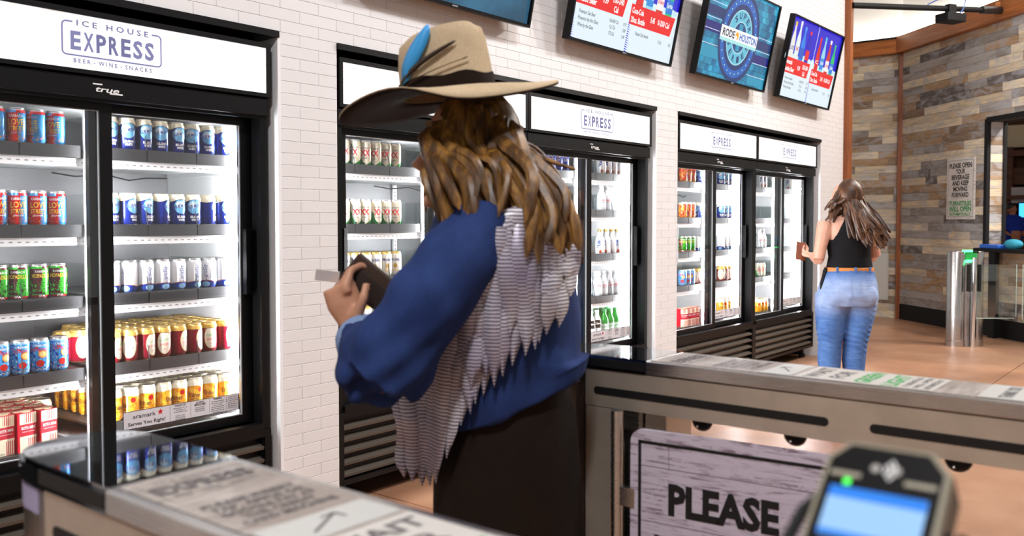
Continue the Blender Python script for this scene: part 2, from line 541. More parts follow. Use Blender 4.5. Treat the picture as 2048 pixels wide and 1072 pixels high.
# sign on wall B
SWOOD = None
def m_printwood(name, light, dark, s=1., contrast=.5):
    if name in MATS: return MATS[name]
    m, nt, b = newmat(name)
    v = coords(nt, (3*s, 3*s, 40*s)); n = noise(nt, v, 1.0, 6, .7, 1.6)
    v2 = coords(nt, (5*s, 5*s, 9*s)); n2 = noise(nt, v2, 1.0, 5, .7, 2.0)
    c = ramp(nt, n, [(.38, dark), (.38+contrast*.25, light)])
    c = mix(nt, ramp(nt, n2, [(.50, (0,)*3), (.54, (.8,)*3)]), c, light)
    nt.links.new(c, b.inputs['Base Color']); b.inputs['Roughness'].default_value = .5
    MATS[name] = m
    return m
PW = m_printwood('white_wood_print', srgb(234, 228, 222), srgb(206, 196, 188))
sg = empty('wall_sign', CA+xb*1.31+Vector((0, 0, 1.33)), 'white wall sign asking to open your beverage and keep moving', 'sign', rz=rotB)
box('board', (-.262, .262, -.034, -.02, 0, .735), PW, sg)
p = Print(); K, G = BLACKINK, GREENINK
for (x0, x1, y0, y1) in [(-.235, .235, .028, .032), (-.235, .235, .703, .707), (-.235, -.231, .03, .705), (.231, .235, .03, .705)]: p.rect(x0, x1, y0, y1, GREYINK)
for s_, y, h_, w_, c in [('PLEASE OPEN', .615, .055, .42, K), ('YOUR', .545, .055, .17, K), ('BEVERAGE', .475, .055, .33, K), ('AND KEEP', .405, .055, .31, K),
                         ('MOVING', .335, .055, .26, K), ('FORWARD', .265, .055, .31, K), ('TURNSTILES', .165, .052, .42, G), ('WILL OPEN', .095, .058, .42, G), ('AUTOMATICALLY', .045, .035, .40, G)]:
    p.text(s_, 0, y, h_, c, w_, .03)
p.build('lettering', front(-.0345, .001), sg)
# pipe with a small projector between the two walls
pa, pb = Vector((WEND+.04, WY-.06, 3.49)), Vector((11.16, 2.02, 3.63))
pr_ = empty('ceiling_pipe', pa, 'black pipe spanning from the tiled wall to the timber beam', 'pipe')
bm = bmesh.new(); tube(bm, [Vector((0, 0, 0)), pb-pa], .03, 10); obj('tube', bm, BLACKM, pr_, True)
bm = bmesh.new(); dv = (pb-pa).normalized(); tube(bm, [(pb-pa)-dv*.33, (pb-pa)+dv*.01], .042, 12); obj('end_sleeve', bm, m_steel('dark_steel', (.12, .12, .13), .4), pr_, True)
bm = bmesh.new(); tri_box(bm, -.05, .05, -.05, .05, -.06, .10); obj('clamp', bm, WOODH, pr_, loc=pb-pa+Vector((.03, .02, 0)))
pj = empty('sensor_box', pa.lerp(pb, .62)+Vector((0, -.02, -.03)), 'small black device with a blue cable clamped under the pipe', 'sensor', rz=R(-30))
box('housing', (-.13, .13, -.09, .09, -.12, -.03), BLACKM, pj, bev=.01)
box('bracket', (-.05, .05, -.03, .03, -.04, .07), BLACKM, pj)
bm = bmesh.new()
tube(bm, [(.05, -.05, -.05), (.12, -.05, .02), (.17, -.04, .13), (.12, -.03, .19), (0, -.02, .17), (-.2, 0, .10), (-.30, .02, .05)], .007, 6)
obj('cable', bm, mat('blue_cable', (.05, .12, .4), .4), pj, True)

# ---- far hall seen through the hatch
DW = m_wood('far_timber', srgb(60, 32, 16), srgb(112, 62, 30), (2, 2, 12))
struct(box('wall_far_hall', (27.6, 27.8, -4, 11, 0, CEIL), mat('far_wall', srgb(96, 66, 44), .8)))
for i, (z0, z1, m) in enumerate([(2.3, 2.75, DW), (3.05, 3.2, DW), (1.9, 2.0, DW)]):
    struct(box('trim_%d' % (11+i), (27.2-.2*i, 27.6, -4, 11, z0, z1), m))
struct(box('trim_14', (27.3, 27.6, -4, 11, 3.3, 3.9), mat('cream_plaster', srgb(230, 214, 178), .8)))
for y in (1.0, 4.6, 6.2): struct(box('trim_%d' % (15+int(y)), (27.1, 27.6, y, y+.35, 0, 3.3), DW))
fs = empty('menu_screen', (27.05, 3.95, 1.2), 'bright blue screen in the far hall seen through the hatch', 'screen')
box('casing', (-.02, .06, -.5, .5, 0, .62), BLACKM, fs); box('display', (-.03, -.021, -.47, .47, .03, .59), glow('far_blue', (.05, .4, 1), 1.6), fs)
bx_ = empty('paper_notice', (27.08, 4.42, 1.80), 'small pale notice on the dark far hall wall', 'notice')
box('sheet', (-.02, 0, -.2, .2, 0, .42), mat('pale_notice', (.6, .55, .55), .7), bx_)

# uplight hidden on top of the timber beams
for nm, a, b_, rz in (('cove_light', -2.3, -.05, R(-90)), ('cove_light', .05, 4.1, rotB)):
    cv = empty(nm, CA+Vector((0, 0, 3.75)), 'slim uplight strip on top of the %s timber beam' % ('short' if a < 0 else 'long'), 'light', rz=rz)
    box('rail', (a, b_, -.085, -.035, -.02, .012), BLACKM, cv)
    box('diffuser', (a+.02, b_-.02, -.08, -.04, .012, .016), glow('cove_glow', (1, .93, .82), 30), cv)
# ================================================================ ceiling lamps (fixtures for the lights above)
for i, (lx, ly, p_, sz) in enumerate(LAMPS):
    t = empty('ceiling_lamp', (lx, ly, CEIL), 'rectangular ceiling lamp panel, number %s along the coolers from the near end' % ('one', 'two', 'three', 'four', 'five')[i], 'lamp', 'ceiling lamps', rx=R(24))
    bm = bmesh.new()
    for q in ((-sz/2-.03, -sz/2, -.18, .18), (sz/2, sz/2+.03, -.18, .18), (-sz/2, sz/2, -.18, -.15), (-sz/2, sz/2, .15, .18)): tri_box(bm, *q, -.075, .0)
    obj('frame', bm, WHITE, t)
    box('back_plate', (-sz/2, sz/2, -.15, .15, -.01, .0), WHITE, t)

# ================================================================ coolers
FW = 1.37
def m_signface():
    m, nt, b = newmat('lit_sign_face')
    v = coords(nt, (2.5, 2.5, 26)); n = noise(nt, v, 1.3, 6, .7, 1.5)
    v2 = coords(nt, (3, 3, 7)); n2 = noise(nt, v2, 1.0, 5, .7, 1.0)
    spot = math_(nt, 'MULTIPLY', ramp(nt, n, [(.40, (1,)*3), (.50, (0,)*3)]), ramp(nt, n2, [(.46, (0,)*3), (.58, (1,)*3)]))
    c = mix(nt, spot, (1, .99, 1), (.70, .55, .44))
    b.inputs['Base Color'].default_value = (.5, .5, .5, 1)
    nt.links.new(c, b.inputs['Emission Color']); b.inputs['Emission Strength'].default_value = .74
    b.inputs['Roughness'].default_value = .3
    return m
SIGNF = m_signface()
INK = glow('backlit_violet_ink', (.26, .26, .50), .62)
INK2 = glow('backlit_violet_ink_deep', (.17, .17, .36), .7)
LOGO = mat('chrome_white_logo', (.85, .85, .85), .3)
LED = glow('led_strip', (.96, .98, 1), 220)
LINER = mat('white_liner', (.84, .85, .86), .4)
BACKP = mat('cooler_back_panel', (.13, .13, .135), .4, .5)
SLATM = mat('louver_paint', (.11, .092, .075), .5, .3)
STICK = mat('sticker_white', (.72, .70, .74), .5)
def cached(fn):
    st = {}
    def g(*a):
        if a not in st: st[a] = fn(*a)
        return st[a]
    return g
@cached
def part_mesh(kind, *a):
    bm = bmesh.new(); m = BLACK; sm = False
    if kind == 'cabinet':
        for q in ((0, .035, .03, .78, .1, 2.03), (FW-.035, FW, .03, .78, .1, 2.03), (.035, FW-.035, .74, .78, .1, 2.03),
                  (.035, FW-.035, .06, .74, 1.735, 2.03), (.035, FW-.035, .06, .74, .1, .44),
                  (.035, FW-.035, .018, .06, .435, .462), (.035, FW-.035, .03, .06, 1.725, 1.735)): tri_box(bm, *q)
    elif kind == 'header': tri_box(bm, 0, FW, .012, .06, 1.735, 1.808, bev=.003)
    elif kind == 'liner':
        m = LINER
        for q in ((.035, .045, .125, .735, .462, 1.735), (FW-.045, FW-.035, .125, .735, .462, 1.735), (.045, FW-.045, .125, .735, 1.722, 1.735), (.045, FW-.045, .125, .735, .462, .475)): tri_box(bm, *q)
    elif kind == 'back': m = BACKP; tri_box(bm, .045, FW-.045, .725, .735, .475, 1.722)
    elif kind == 'lightbox_frame':
        for q in ((0, FW, 0, .06, 1.812, 1.827), (0, FW, 0, .06, 2.012, 2.032), (0, .02, 0, .06, 1.827, 2.012), (FW-.02, FW, 0, .06, 1.827, 2.012), (0.02, FW-.02, .03, .06, 1.827, 2.012)): tri_box(bm, *q)
    elif kind == 'signface': m = SIGNF; tri_box(bm, .02, FW-.02, .006, .02, 1.827, 2.012)
    elif kind == 'doorframe':
        x0, x1, y0 = a
        zb, zt = .463, 1.733
        for q in ((x0, x0+.045, zb, zt), (x1-.045, x1, zb, zt), (x0+.045, x1-.045, zb, zb+.035), (x0+.045, x1-.045, zt-.035, zt)):
            tri_box(bm, q[0], q[1], y0, y0+.028, q[2], q[3])
    elif kind == 'pane': m = GLASS; x0, x1, y0 = a; tri_box(bm, x0+.045, x1-.045, y0+.012, y0+.016, .498, 1.698)
    elif kind == 'seal':
        m = mat('grey_seal', (.28, .29, .30), .5); x0, x1, y0 = a
        for q in ((x0+.045, x0+.049, .498, 1.698), (x1-.049, x1-.045, .498, 1.698), (x0+.049, x1-.049, .498, .501), (x0+.049, x1-.049, 1.695, 1.698)):
            tri_box(bm, q[0], q[1], y0+.004, y0+.012, q[2], q[3])
    elif kind == 'handle':
        x0, y0 = a
        prism(bm, [(x0, y0), (x0+.03, y0), (x0+.03, y0-.018), (x0, y0-.03)], 1.0, 1.27)
    elif kind == 'standard':
        m = WHITE; x0, y0 = a
        tri_box(bm, x0, x0+.028, y0, y0+.012, .476, 1.72)
    elif kind == 'holes':
        m = BLACKM; x0, y0, side = a
        z = .50
        while z < 1.71:
            if side == 0: tri_box(bm, x0+.011, x0+.016, y0-.0008, y0, z, z+.008)
            else: tri_box(bm, x0-.0008, x0, y0+.011, y0+.017, z, z+.008)
            z += .022
    elif kind == 'led': m = LED; x0, x1, y0, y1 = a; tri_box(bm, x0, x1, y0, y1, .52, 1.69)
    elif kind == 'leddots':
        m = glow('led_dot', (1, 1, 1), 6); x0, y0 = a; z = .52
        while z < 1.69: tri_box(bm, x0, x0+.006, y0, y0+.005, z, z+.016); z += .032
    elif kind == 'shelf':
        m = WHITE; z, = a
        tri_box(bm, .05, FW-.05, .165, .70, z-.012, z-.004); tri_box(bm, .05, FW-.05, .158, .168, z-.028, z+.001)
        tri_box(bm, .05, FW-.05, .168, .19, z-.028, z-.02)
        for x in (.05, FW-.062): tri_box(bm, x, x+.012, .168, .70, z-.03, z-.012)
    elif kind == 'slots':
        m = mat('slot_grey', (.25, .25, .26), .7); z, = a; x = .07
        while x < FW-.08: tri_box(bm, x, x+.012, .1572, .158, z-.016, z-.012); x += .028
    elif kind == 'tray':
        m = GREYPL; x0, x1, z = a
        tri_box(bm, x0, x1, .150, .157, z+.002, z+.047); tri_box(bm, x0, x1, .157, .70, z+.036, z+.044)
    elif kind == 'divider':
        m = CLEAR; x, z = a
        prof = [(.152, z+.044), (.66, z+.044), (.66, z+.16), (.20, z+.16), (.175, z+.145)]
        A = [bm.verts.new((x, y, zz)) for y, zz in prof]; B = [bm.verts.new((x+.002, y, zz)) for y, zz in prof]
        bm.faces.new(A); bm.faces.new(B[::-1])
        for i in range(5): bm.faces.new((A[i], A[(i+1) % 5], B[(i+1) % 5], B[i]))
    elif kind == 'divider_edge':
        m = mat('divider_edge', (.05, .055, .06), .3); x, z = a
        prof = [(.1505, z+.044), (.1535, z+.044), (.1765, z+.143), (.1735, z+.145)]
        A = [bm.verts.new((x-.0004, y, zz)) for y, zz in prof]; B = [bm.verts.new((x+.0024, y, zz)) for y, zz in prof]
        bm.faces.new(A); bm.faces.new(B[::-1])
        for i in range(4): bm.faces.new((A[i], A[(i+1) % 4], B[(i+1) % 4], B[i]))
    elif kind == 'grille':
        for q in ((0, .03, .10, .435), (FW-.03, FW, .10, .435), (.03, FW-.03, .405, .435), (.03, FW-.03, .10, .125)): tri_box(bm, q[0], q[1], .02, .06, q[2], q[3])
        tri_box(bm, .03, FW-.03, .09, .1, .1, .435)
    elif kind == 'slat':
        m = SLATM; z, = a
        V = [(.032, .026, z), (FW-.032, .026, z), (FW-.032, .022, z+.012), (.032, .022, z+.012), (FW-.032, .075, z+.034), (.032, .075, z+.034), (FW-.032, .078, z+.028), (.032, .078, z+.028)]
        vs = [bm.verts.new(q) for q in V]
        for f in ((0, 1, 2, 3), (3, 2, 4, 5), (5, 4, 6, 7), (7, 6, 1, 0), (0, 3, 5, 7), (1, 6, 4, 2)): bm.faces.new([vs[i] for i in f])
    elif kind == 'foot':
        m = BLACKM; x, y = a; lathe(bm, [(.03, 0), (.03, .03), (.018, .035), (.018, .1)], 12, (x, y))
    elif kind == 'wire':
        m = BLACKM; z, = a
        tube(bm, [(.75, .60, z-.03), (.82, .55, z-.045), (.92, .5, z-.035), (1.02, .5, z-.055), (1.12, .55, z-.04), (1.25, .6, z-.035)], .003, 5)
    me = mesh_of(bm, kind, sm); me.materials.append(m)
    return me
def sign_print():
    p = Print(); cx = FW/2+.022; V, D_ = INK, INK2; t = .0058
    x0, x1, y0, y1 = cx-.18, cx+.18, 1.872, 1.985; r = .014
    p.line(x0, y0+r, x0, y1-r, t, V); p.line(x1, y0+r, x1, y1-r, t, V); p.line(x0+r, y0, x1-r, y0, t, V)
    p.line(x0+r, y1, x0+.036, y1, t, V); p.line(x1-.036, y1, x1-r, y1, t, V)
    for qx, qy, a in ((x0+r, y0+r, math.pi), (x1-r, y0+r, 1.5*math.pi), (x1-r, y1-r, 0), (x0+r, y1-r, .5*math.pi)):
        p.ring(qx, qy, r-t/2, r+t/2, V, n=6, a0=a, a1=a+math.pi/2)
    p.text('I C E   H O U S E', cx, 1.9745, .0195, D_, .262, .022)
    for i, ch in enumerate('EXPRESS'):
        p.text(ch, cx-.1345+i*.0448, 1.893, .060, D_ if 2 <= i <= 4 else V, .036, .035)
    p.text('B E E R  -  W I N E  -  S N A C K S', cx, 1.847, .0145, D_, .285, .022)
    for x in (.30, .95): p.line(x, 1.90, x, 2.012, .0012, glow('sign_seam', (.75, .68, .62), .8), 0)
    p.line(.02, 1.925, .44, 1.925, .001, glow('sign_seam', (.75, .68, .62), .8), 0); p.line(.95, 1.895, 1.35, 1.895, .001, glow('sign_seam', (.75, .68, .62), .8), 0)
    return p.mesh('sign_lettering', front(.0055))
def logo_print():
    p = Print(); x = FW/2; z = 1.757
    p.text('true', x, z, .019, LOGO, .085, .018, shear=.25)
    p.line(x-.052, z+.026, x-.018, z+.026, .005, LOGO); p.line(x+.008, z-.003, x+.056, z-.003, .005, LOGO)
    return p.mesh('logo', front(.0115))
def sticker_print():
    p = Print(); x0, x1, z0, z1 = FW-.60, FW-.10, .522, .590
    p.rect(x0, x1, z0, z1, STICK)
    for a in ((x0, x0+.003, z0, z1), (x1-.003, x1, z0, z1), (x0, x1, z0, z0+.002), (x0, x1, z1-.002, z1)): p.rect(*a, BLACKINK, 1)
    p.text('aramark', x0+.085, z0+.038, .016, BLACKINK, .092, .006)
    sx, sz = x0+.150, z0+.048
    p.poly([(sx+.013*math.cos(R(90+36*k))*(1 if k % 2 == 0 else .42), sz+.013*math.sin(R(90+36*k))*(1 if k % 2 == 0 else .42)) for k in range(10)], REDINK, 1)
    p.text('Serves You Right!', x0+.095, z0+.012, .013, BLACKINK, .150, .012)
    for x in (.190, .278, .362, .438): p.rect(x0+x, x0+x+.001, z0+.006, z1-.006, GREYINK, 1)
    def block(cx, head, lines, y):
        for s_ in head: p.text(s_, x0+cx, z0+y, .007, BLACKINK, .05 if len(s_) > 8 else .038, .03); y -= .009
        for s_ in lines: p.text(s_, x0+cx, z0+y, .0042, BLACKINK, .058 if len(s_) > 14 else .042, .01); y -= .0075
    block(.234, ['VALID I.D.'], ['Mandatory for all', 'Purchases of', 'Alcoholic Beverages', '', 'NO I.D.', 'NO ALCOHOL', 'NO EXCEPTIONS'], .056)
    block(.320, ['ALCOHOL', 'SERVICE LIMIT'], ['2 ALCOHOLIC', 'BEVERAGES PER', 'TRANSACTION'], .054)
    block(.400, ['WARNING'], ['Drinking Distilled', 'Spirits, Beer, Coolers,', 'Wine or Other', 'Alcoholic Beverages', 'May Increase Cancer', 'Risk and During', 'Pregnancy'], .057)
    block(.468, [], ['Alcohol Cutoff', 'is at the end of', 'the 3rd Quarter', 'or', 'Building', 'Management', 'Discretion'], .056)
    return p
SIGN_ME = sign_print(); LOGO_ME = logo_print()
STICK_ME = sticker_print().mesh('sticker', front(.1005))
TRAYS = [(.055, .215), (.22, .44), (.445, .655), (.70, .905), (.91, 1.115), (1.12, 1.29)]
def cooler(x, shelves, label):
    t = empty('display_cooler', (x, WY, 0), label, 'cooler', 'black display coolers along the tiled wall')
    P = lambda name, *a, par=t: link(name, part_mesh(*a), None, par)
    P('cabinet', 'cabinet')
    h = P('header', 'header'); link('logo', LOGO_ME, None, h)
    P('liner', 'liner'); P('back_panel', 'back')
    lb = P('light_box', 'lightbox_frame'); P('sign_face', 'signface', par=lb); link('sign_lettering', SIGN_ME, None, lb)
    # left door runs in front of the right door
    for (x0, x1, y0, hx) in ((.04, .725, .062, .048), (.655, FW-.04, .094, FW-.082)):
        d = P('door', 'doorframe', x0, x1, y0); P('pane', 'pane', x0, x1, y0, par=d); P('seal', 'seal', x0, x1, y0, par=d)
        P('handle', 'handle', hx, y0, par=d)
        if x0 > .5: link('sticker', STICK_ME, None, d)
    for sx, sy in ((.663, .144), (.30, .71), (1.0, .71)):
        s_ = P('shelf_standard', 'standard', sx, sy); P('slots', 'holes', sx, sy, 0, par=s_)
    P('slots', 'holes', FW-.0455, .155, 1)
    P('led_strip', 'led', FW-.075, FW-.05, .127, .133); P('led_strip', 'led', .05, .075, .127, .133); P('led_strip', 'led', .690, .712, .127, .133)
    P('led_dots', 'leddots', FW-.056, .124); P('led_dots', 'leddots', .050, .124)
    for z in shelves:
        s_ = P('shelf', 'shelf', z); P('shelf_slots', 'slots', z, par=s_)
        for a, b_ in TRAYS: P('tray', 'tray', a, b_, z, par=s_)
        for a, b_ in TRAYS[1:]: P('divider', 'divider', a-.003, z, par=s_)
        P('divider', 'divider', TRAYS[-1][1], z, par=s_)
        for dx in [q[0]-.003 for q in TRAYS[1:]]+[TRAYS[-1][1]]: P('divider_edge', 'divider_edge', dx, z, par=s_)
    P('wire', 'wire', shelves[0]); P('wire', 'wire', shelves[2])
    P('floor_rack', 'tray', .055, .655, .446); P('floor_rack', 'tray', .70, 1.29, .50)
    g = P('grille', 'grille')
    for k in range(5): P('slat', 'slat', .135+.054*k, par=g)
    for fx in (.08, FW-.08):
        for fy in (.1, .7): P('foot', 'foot', fx, fy)
    return t
SH1 = [1.528, 1.243, .985, .722]
SH3 = [1.560, 1.285, 1.022, .765]
SH2 = [1.573, 1.330, 1.040, .760]
FX = [.90, 2.635, 4.010, 5.765, 7.138]
cooler(FX[0], SH1, 'nearest black sliding door drinks cooler, leftmost, with a lit sign')
cooler(FX[1], SH1, 'black drinks cooler behind the person in the hat, left of its pair')
cooler(FX[2], SH2, 'black drinks cooler with white bottles, right of the pair behind the hat')
cooler(FX[3], SH3, 'black drinks cooler just left of the farthest one, full of cans')
cooler(FX[4], SH3, 'farthest black drinks cooler beside the woman in jeans, nearly empty right side')
# ================================================================ drinks
CIRC, CR, CH = .2073, .033, .1225
def label_mat(name, layers, rough=.24, metal=.2, H=CH, C=CIRC):
    """layers painted one over the other on (u, v): u around 0..1 with .5 at the front, v up 0..1"""
    m, nt, b = newmat(name)
    uv = N(nt, 'ShaderNodeUVMap'); sp = N(nt, 'ShaderNodeSeparateXYZ'); nt.links.new(uv.outputs[0], sp.inputs[0])
    U, V = sp.outputs[0], sp.outputs[1]
    c = None
    for L in layers:
        k, colr = L[0], srgb(*L[1])
        if k == 'base': c = colr; continue
        if k == 'v': f = math_(nt, 'MULTIPLY', math_(nt, 'GREATER_THAN', V, L[2]), math_(nt, 'LESS_THAN', V, L[3]))
        elif k == 'u': f = math_(nt, 'MULTIPLY', math_(nt, 'GREATER_THAN', U, L[2]), math_(nt, 'LESS_THAN', U, L[3]))
        elif k == 'uv':
            f = math_(nt, 'MULTIPLY', math_(nt, 'MULTIPLY', math_(nt, 'GREATER_THAN', U, L[2]), math_(nt, 'LESS_THAN', U, L[3])),
                      math_(nt, 'MULTIPLY', math_(nt, 'GREATER_THAN', V, L[4]), math_(nt, 'LESS_THAN', V, L[5])))
        elif k == 'c':         # ellipse: u0, v0, ru, rv in metres
            a = math_(nt, 'MULTIPLY', math_(nt, 'SUBTRACT', U, L[2]), C/L[4]); d = math_(nt, 'MULTIPLY', math_(nt, 'SUBTRACT', V, L[3]), H/L[5])
            f = math_(nt, 'LESS_THAN', math_(nt, 'ADD', math_(nt, 'MULTIPLY', a, a), math_(nt, 'MULTIPLY', d, d)), 1)
        elif k in 'wW':        # above / below a wave: v0, amp, waves
            s_ = math_(nt, 'MULTIPLY', math_(nt, 'COSINE', math_(nt, 'MULTIPLY', math_(nt, 'SUBTRACT', U, .5), 6.2832*L[4])), L[3])
            f = math_(nt, 'GREATER_THAN' if k == 'w' else 'LESS_THAN', V, math_(nt, 'ADD', s_, L[2]))
        elif k == 'd':         # diagonal: a*u + b*v > t
            f = math_(nt, 'GREATER_THAN', math_(nt, 'ADD', math_(nt, 'MULTIPLY', U, L[2]), math_(nt, 'MULTIPLY', V, L[3])), L[4])
            if len(L) > 5: f = math_(nt, 'MULTIPLY', f, math_(nt, 'MULTIPLY', math_(nt, 'GREATER_THAN', U, L[5]), math_(nt, 'LESS_THAN', U, L[6])))
            if len(L) > 7: f = math_(nt, 'MULTIPLY', f, math_(nt, 'MULTIPLY', math_(nt, 'GREATER_THAN', V, L[7]), math_(nt, 'LESS_THAN', V, L[8])))
        elif k == 'n':         # noise blotches: scale, threshold
            mp = N(nt, 'ShaderNodeMapping'); mp.inputs['Scale'].default_value = (1.7, 1, 1); nt.links.new(uv.outputs[0], mp.inputs[0])
            f = math_(nt, 'GREATER_THAN', noise(nt, mp.outputs[0], L[2], 2, .5, .8), L[3])
            if len(L) > 4: f = math_(nt, 'MULTIPLY', f, math_(nt, 'MULTIPLY', math_(nt, 'GREATER_THAN', V, L[4]), math_(nt, 'LESS_THAN', V, L[5])))
            if len(L) > 6: f = math_(nt, 'MULTIPLY', f, math_(nt, 'MULTIPLY', math_(nt, 'GREATER_THAN', U, L[6]), math_(nt, 'LESS_THAN', U, L[7])))
        c = mix(nt, f, c, colr)
    if isinstance(c, tuple): b.inputs['Base Color'].default_value = (*c, 1)
    else: nt.links.new(c, b.inputs['Base Color'])
    b.inputs['Roughness'].default_value = rough; b.inputs['Metallic'].default_value = metal
    return m
def revolve(prof, m_label, extra=None, n=26, name='body', lab=None):
    """prof: (r, z, mat index); uv u=.5 faces -y"""
    V, F, MI, UVs = [], [], [], []
    H0, H1 = lab or (prof[0][1], prof[-1][1])
    for r, z, _ in prof:
        for k in range(n+1):
            a = 2*math.pi*(k/n-.5)
            V.append((r*math.sin(a), -r*math.cos(a), z))
    for i in range(len(prof)-1):
        for k in range(n):
            q = (i*(n+1)+k, i*(n+1)+k+1, (i+1)*(n+1)+k+1, (i+1)*(n+1)+k); F.append(q); MI.append(prof[i+1][2])
    me = bpy.data.meshes.new(name); me.from_pydata(V, [], F)
    uvl = me.uv_layers.new(name='UVMap')
    for p_ in me.polygons:
        for li in p_.loop_indices:
            vi = me.loops[li].vertex_index; k = vi % (n+1); z = V[vi][2]
            uvl.data[li].uv = (k/n, (z-H0)/(H1-H0))
    for m in [m_label]+(extra or []): me.materials.append(m)
    me.polygons.foreach_set('material_index', MI)
    for p_ in me.polygons: p_.use_smooth = True
    me.update()
    return me
def can_mesh(m_label, top=ALU):
    prof = [(.023, .002, 1), (.0255, 0, 1), (.0275, .003, 1), (CR, .012, 0), (CR, .104, 0), (.0300, .1135, 0), (.0275, .1175, 1), (.0282, .1195, 1), (.0282, .1215, 1), (.0265, .1218, 1), (.0258, .1185, 1), (.001, .1182, 1)]
    return revolve(prof, m_label, [top], lab=(0, CH))
TAB_ME = None
def lid_meshes():
    bm = bmesh.new(); lathe(bm, [(.0252, .1183), (.0235, .1176), (.0232, .1188), (.002, .1188)], 20)
    a = mesh_of(bm, 'lid'); a.materials.append(ALU)
    bm = bmesh.new(); tri_box(bm, -.007, .007, -.010, .014, .1190, .1203, bev=.0005); lathe(bm, [(.003, .119), (.003, .1208)], 8)
    b_ = mesh_of(bm, 'pull_tab'); b_.materials.append(mat('tab_dark', (.35, .35, .36), .3, 1))
    return a, b_
LID, TAB = lid_meshes()
def wrap(p, name, r=CR, off=.0003):
    return p.mesh(name, lambda x, y, l: ((r+off+l*.0003)*math.sin(x/r), -(r+off+l*.0003)*math.cos(x/r), y))
KIND = {}
def kind(key, desc, cat, name, layers, txt, top=ALU, shape='can', **kw):
    KIND[key] = dict(desc=desc, cat=cat, name=name, layers=layers, txt=txt, top=top, shape=shape, me=None, **kw)
def T(*rows):
    p = Print()
    for r in rows:
        s_, x, y, h, w_, m = r[:6]; p.text(s_, x, y, h, m, w_, r[6] if len(r) > 6 else .015, rot=r[7] if len(r) > 7 else 0, shear=r[8] if len(r) > 8 else 0)
    return p
Wk, Nk, Yk, Rk, Gk, Bk = WHITEINK, NAVYINK, YELLOWINK, REDINK, GREENINK, BLACKINK
kind('love', 'red and blue can', 'can', 'beer_can',
     [('base', (214, 16, 28)), ('u', (60, 150, 220), .53, 1.0), ('u', (60, 150, 220), .0, .12), ('n', (226, 120, 150), 9, .64, .0, .34), ('n', (240, 170, 30), 12, .66, .0, .3), ('v', (90, 160, 225), .84, 1), ('uv', (205, 20, 30), .5, 1., .84, 1), ('v', (225, 225, 230), .93, 1)],
     T(('KARBACH', 0, .088, .009, .045, Wk), ('LOVE', 0, .062, .020, .05, Yk), ('STREET', 0, .042, .015, .05, Yk), ('BLONDE', 0, .032, .005, .03, Wk)), n_=1)
kind('moon', 'navy moon beer can', 'can', 'beer_can',
     [('base', (14, 34, 120)), ('c', (120, 190, 235), .5, .60, .029, .029), ('c', (214, 236, 248), .47, .66, .016, .014), ('n', (70, 110, 200), 5, .64, .0, .3), ('w', (40, 30, 30), .775, .045, 2), ('w', (244, 236, 212), .79, .045, 2), ('u', (244, 240, 226), .02, .10)],
     T(('BLUE MOON', .001, .070, .012, .066, Nk, .03, R(9)), ('BELGIAN', 0, .028, .009, .036, Wk, .03), ('WHITE', 0, .016, .009, .028, Wk, .03)), top=mat('cream_lacquer', (.78, .72, .55), .35, .4))
kind('sky', 'white navy footed can', 'can', 'beer_can',
     [('base', (236, 238, 242)), ('W', (190, 120, 80), .20, .07, 1), ('W', (20, 44, 130), .18, .07, 1), ('c', (140, 190, 230), .5, .13, .016, .011), ('uv', (190, 200, 215), .16, .24, .3, .85)],
     T(('LightSky', 0.004, .066, .016, .066, Nk, .01, R(90), .3), ('light wheat beer', .019, .06, .004, .04, Nk, 0, R(90))))
kind('lager', 'maroon lager can', 'can', 'beer_can',
     [('base', (122, 8, 34)), ('c', (196, 160, 80), .5, .48, .0285, .046), ('c', (246, 240, 222), .5, .48, .0265, .044), ('uv', (225, 215, 210), .1, .16, .05, .35), ('v', (205, 165, 80), .80, 1.0), ('v', (90, 8, 26), .785, .80)],
     T(('Yuengling', 0, .066, .010, .038, Gk, .0, R(12), .3), ('LAGER', 0, .047, .010, .034, Rk, .01), ('1829', 0, .032, .004, .012, Rk)), top=GOLD)
kind('amber', 'amber beer can', 'can', 'beer_can',
     [('base', (242, 160, 24)), ('n', (250, 200, 70), 4, .55), ('c', (200, 24, 30), .62, .60, .010, .010), ('w', (250, 246, 226), .72, .02, 2)],
     T(('Shiner', 0, .045, .018, .052, Bk, .01, 0), ('BOCK BEER', 0, .034, .005, .03, Bk)), top=mat('cream_lacquer', (.78, .72, .55), .35, .4))
kind('hop', 'green and maroon can', 'can', 'beer_can',
     [('base', (52, 176, 40)), ('u', (88, 20, 36), .30, .5), ('n', (30, 80, 20), 16, .56, .1, .52, .5, .86), ('n', (70, 190, 60), 14, .56, .1, .5, .3, .5), ('v', (190, 24, 36), .0, .10), ('v', (60, 180, 50), .86, 1), ('uv', (88, 20, 36), .5, .7, .86, .94)],
     T(('KARBACH', 0, .092, .008, .045, Wk), ('HOPADILLO', 0, .074, .013, .066, Yk, .02, 0), ('IPA', 0, .006, .008, .02, Wk)))
kind('citrus', 'sky blue patterned can', 'can', 'beer_can',
     [('base', (64, 160, 226)), ('n', (14, 60, 170), 11, .58), ('n', (190, 226, 246), 13, .62), ('c', (240, 150, 40), .56, .55, .014, .014), ('c', (250, 220, 150), .56, .55, .010, .010), ('c', (214, 40, 40), .52, .28, .013, .012), ('n', (226, 50, 50), 9, .64, .62, .8), ('n', (250, 190, 60), 12, .66, 0, .2), ('v', (150, 200, 236), .88, 1)],
     T(('KARBACH', 0, .094, .007, .04, Wk), ('CRAWFORD', 0, .078, .010, .052, Rk)))
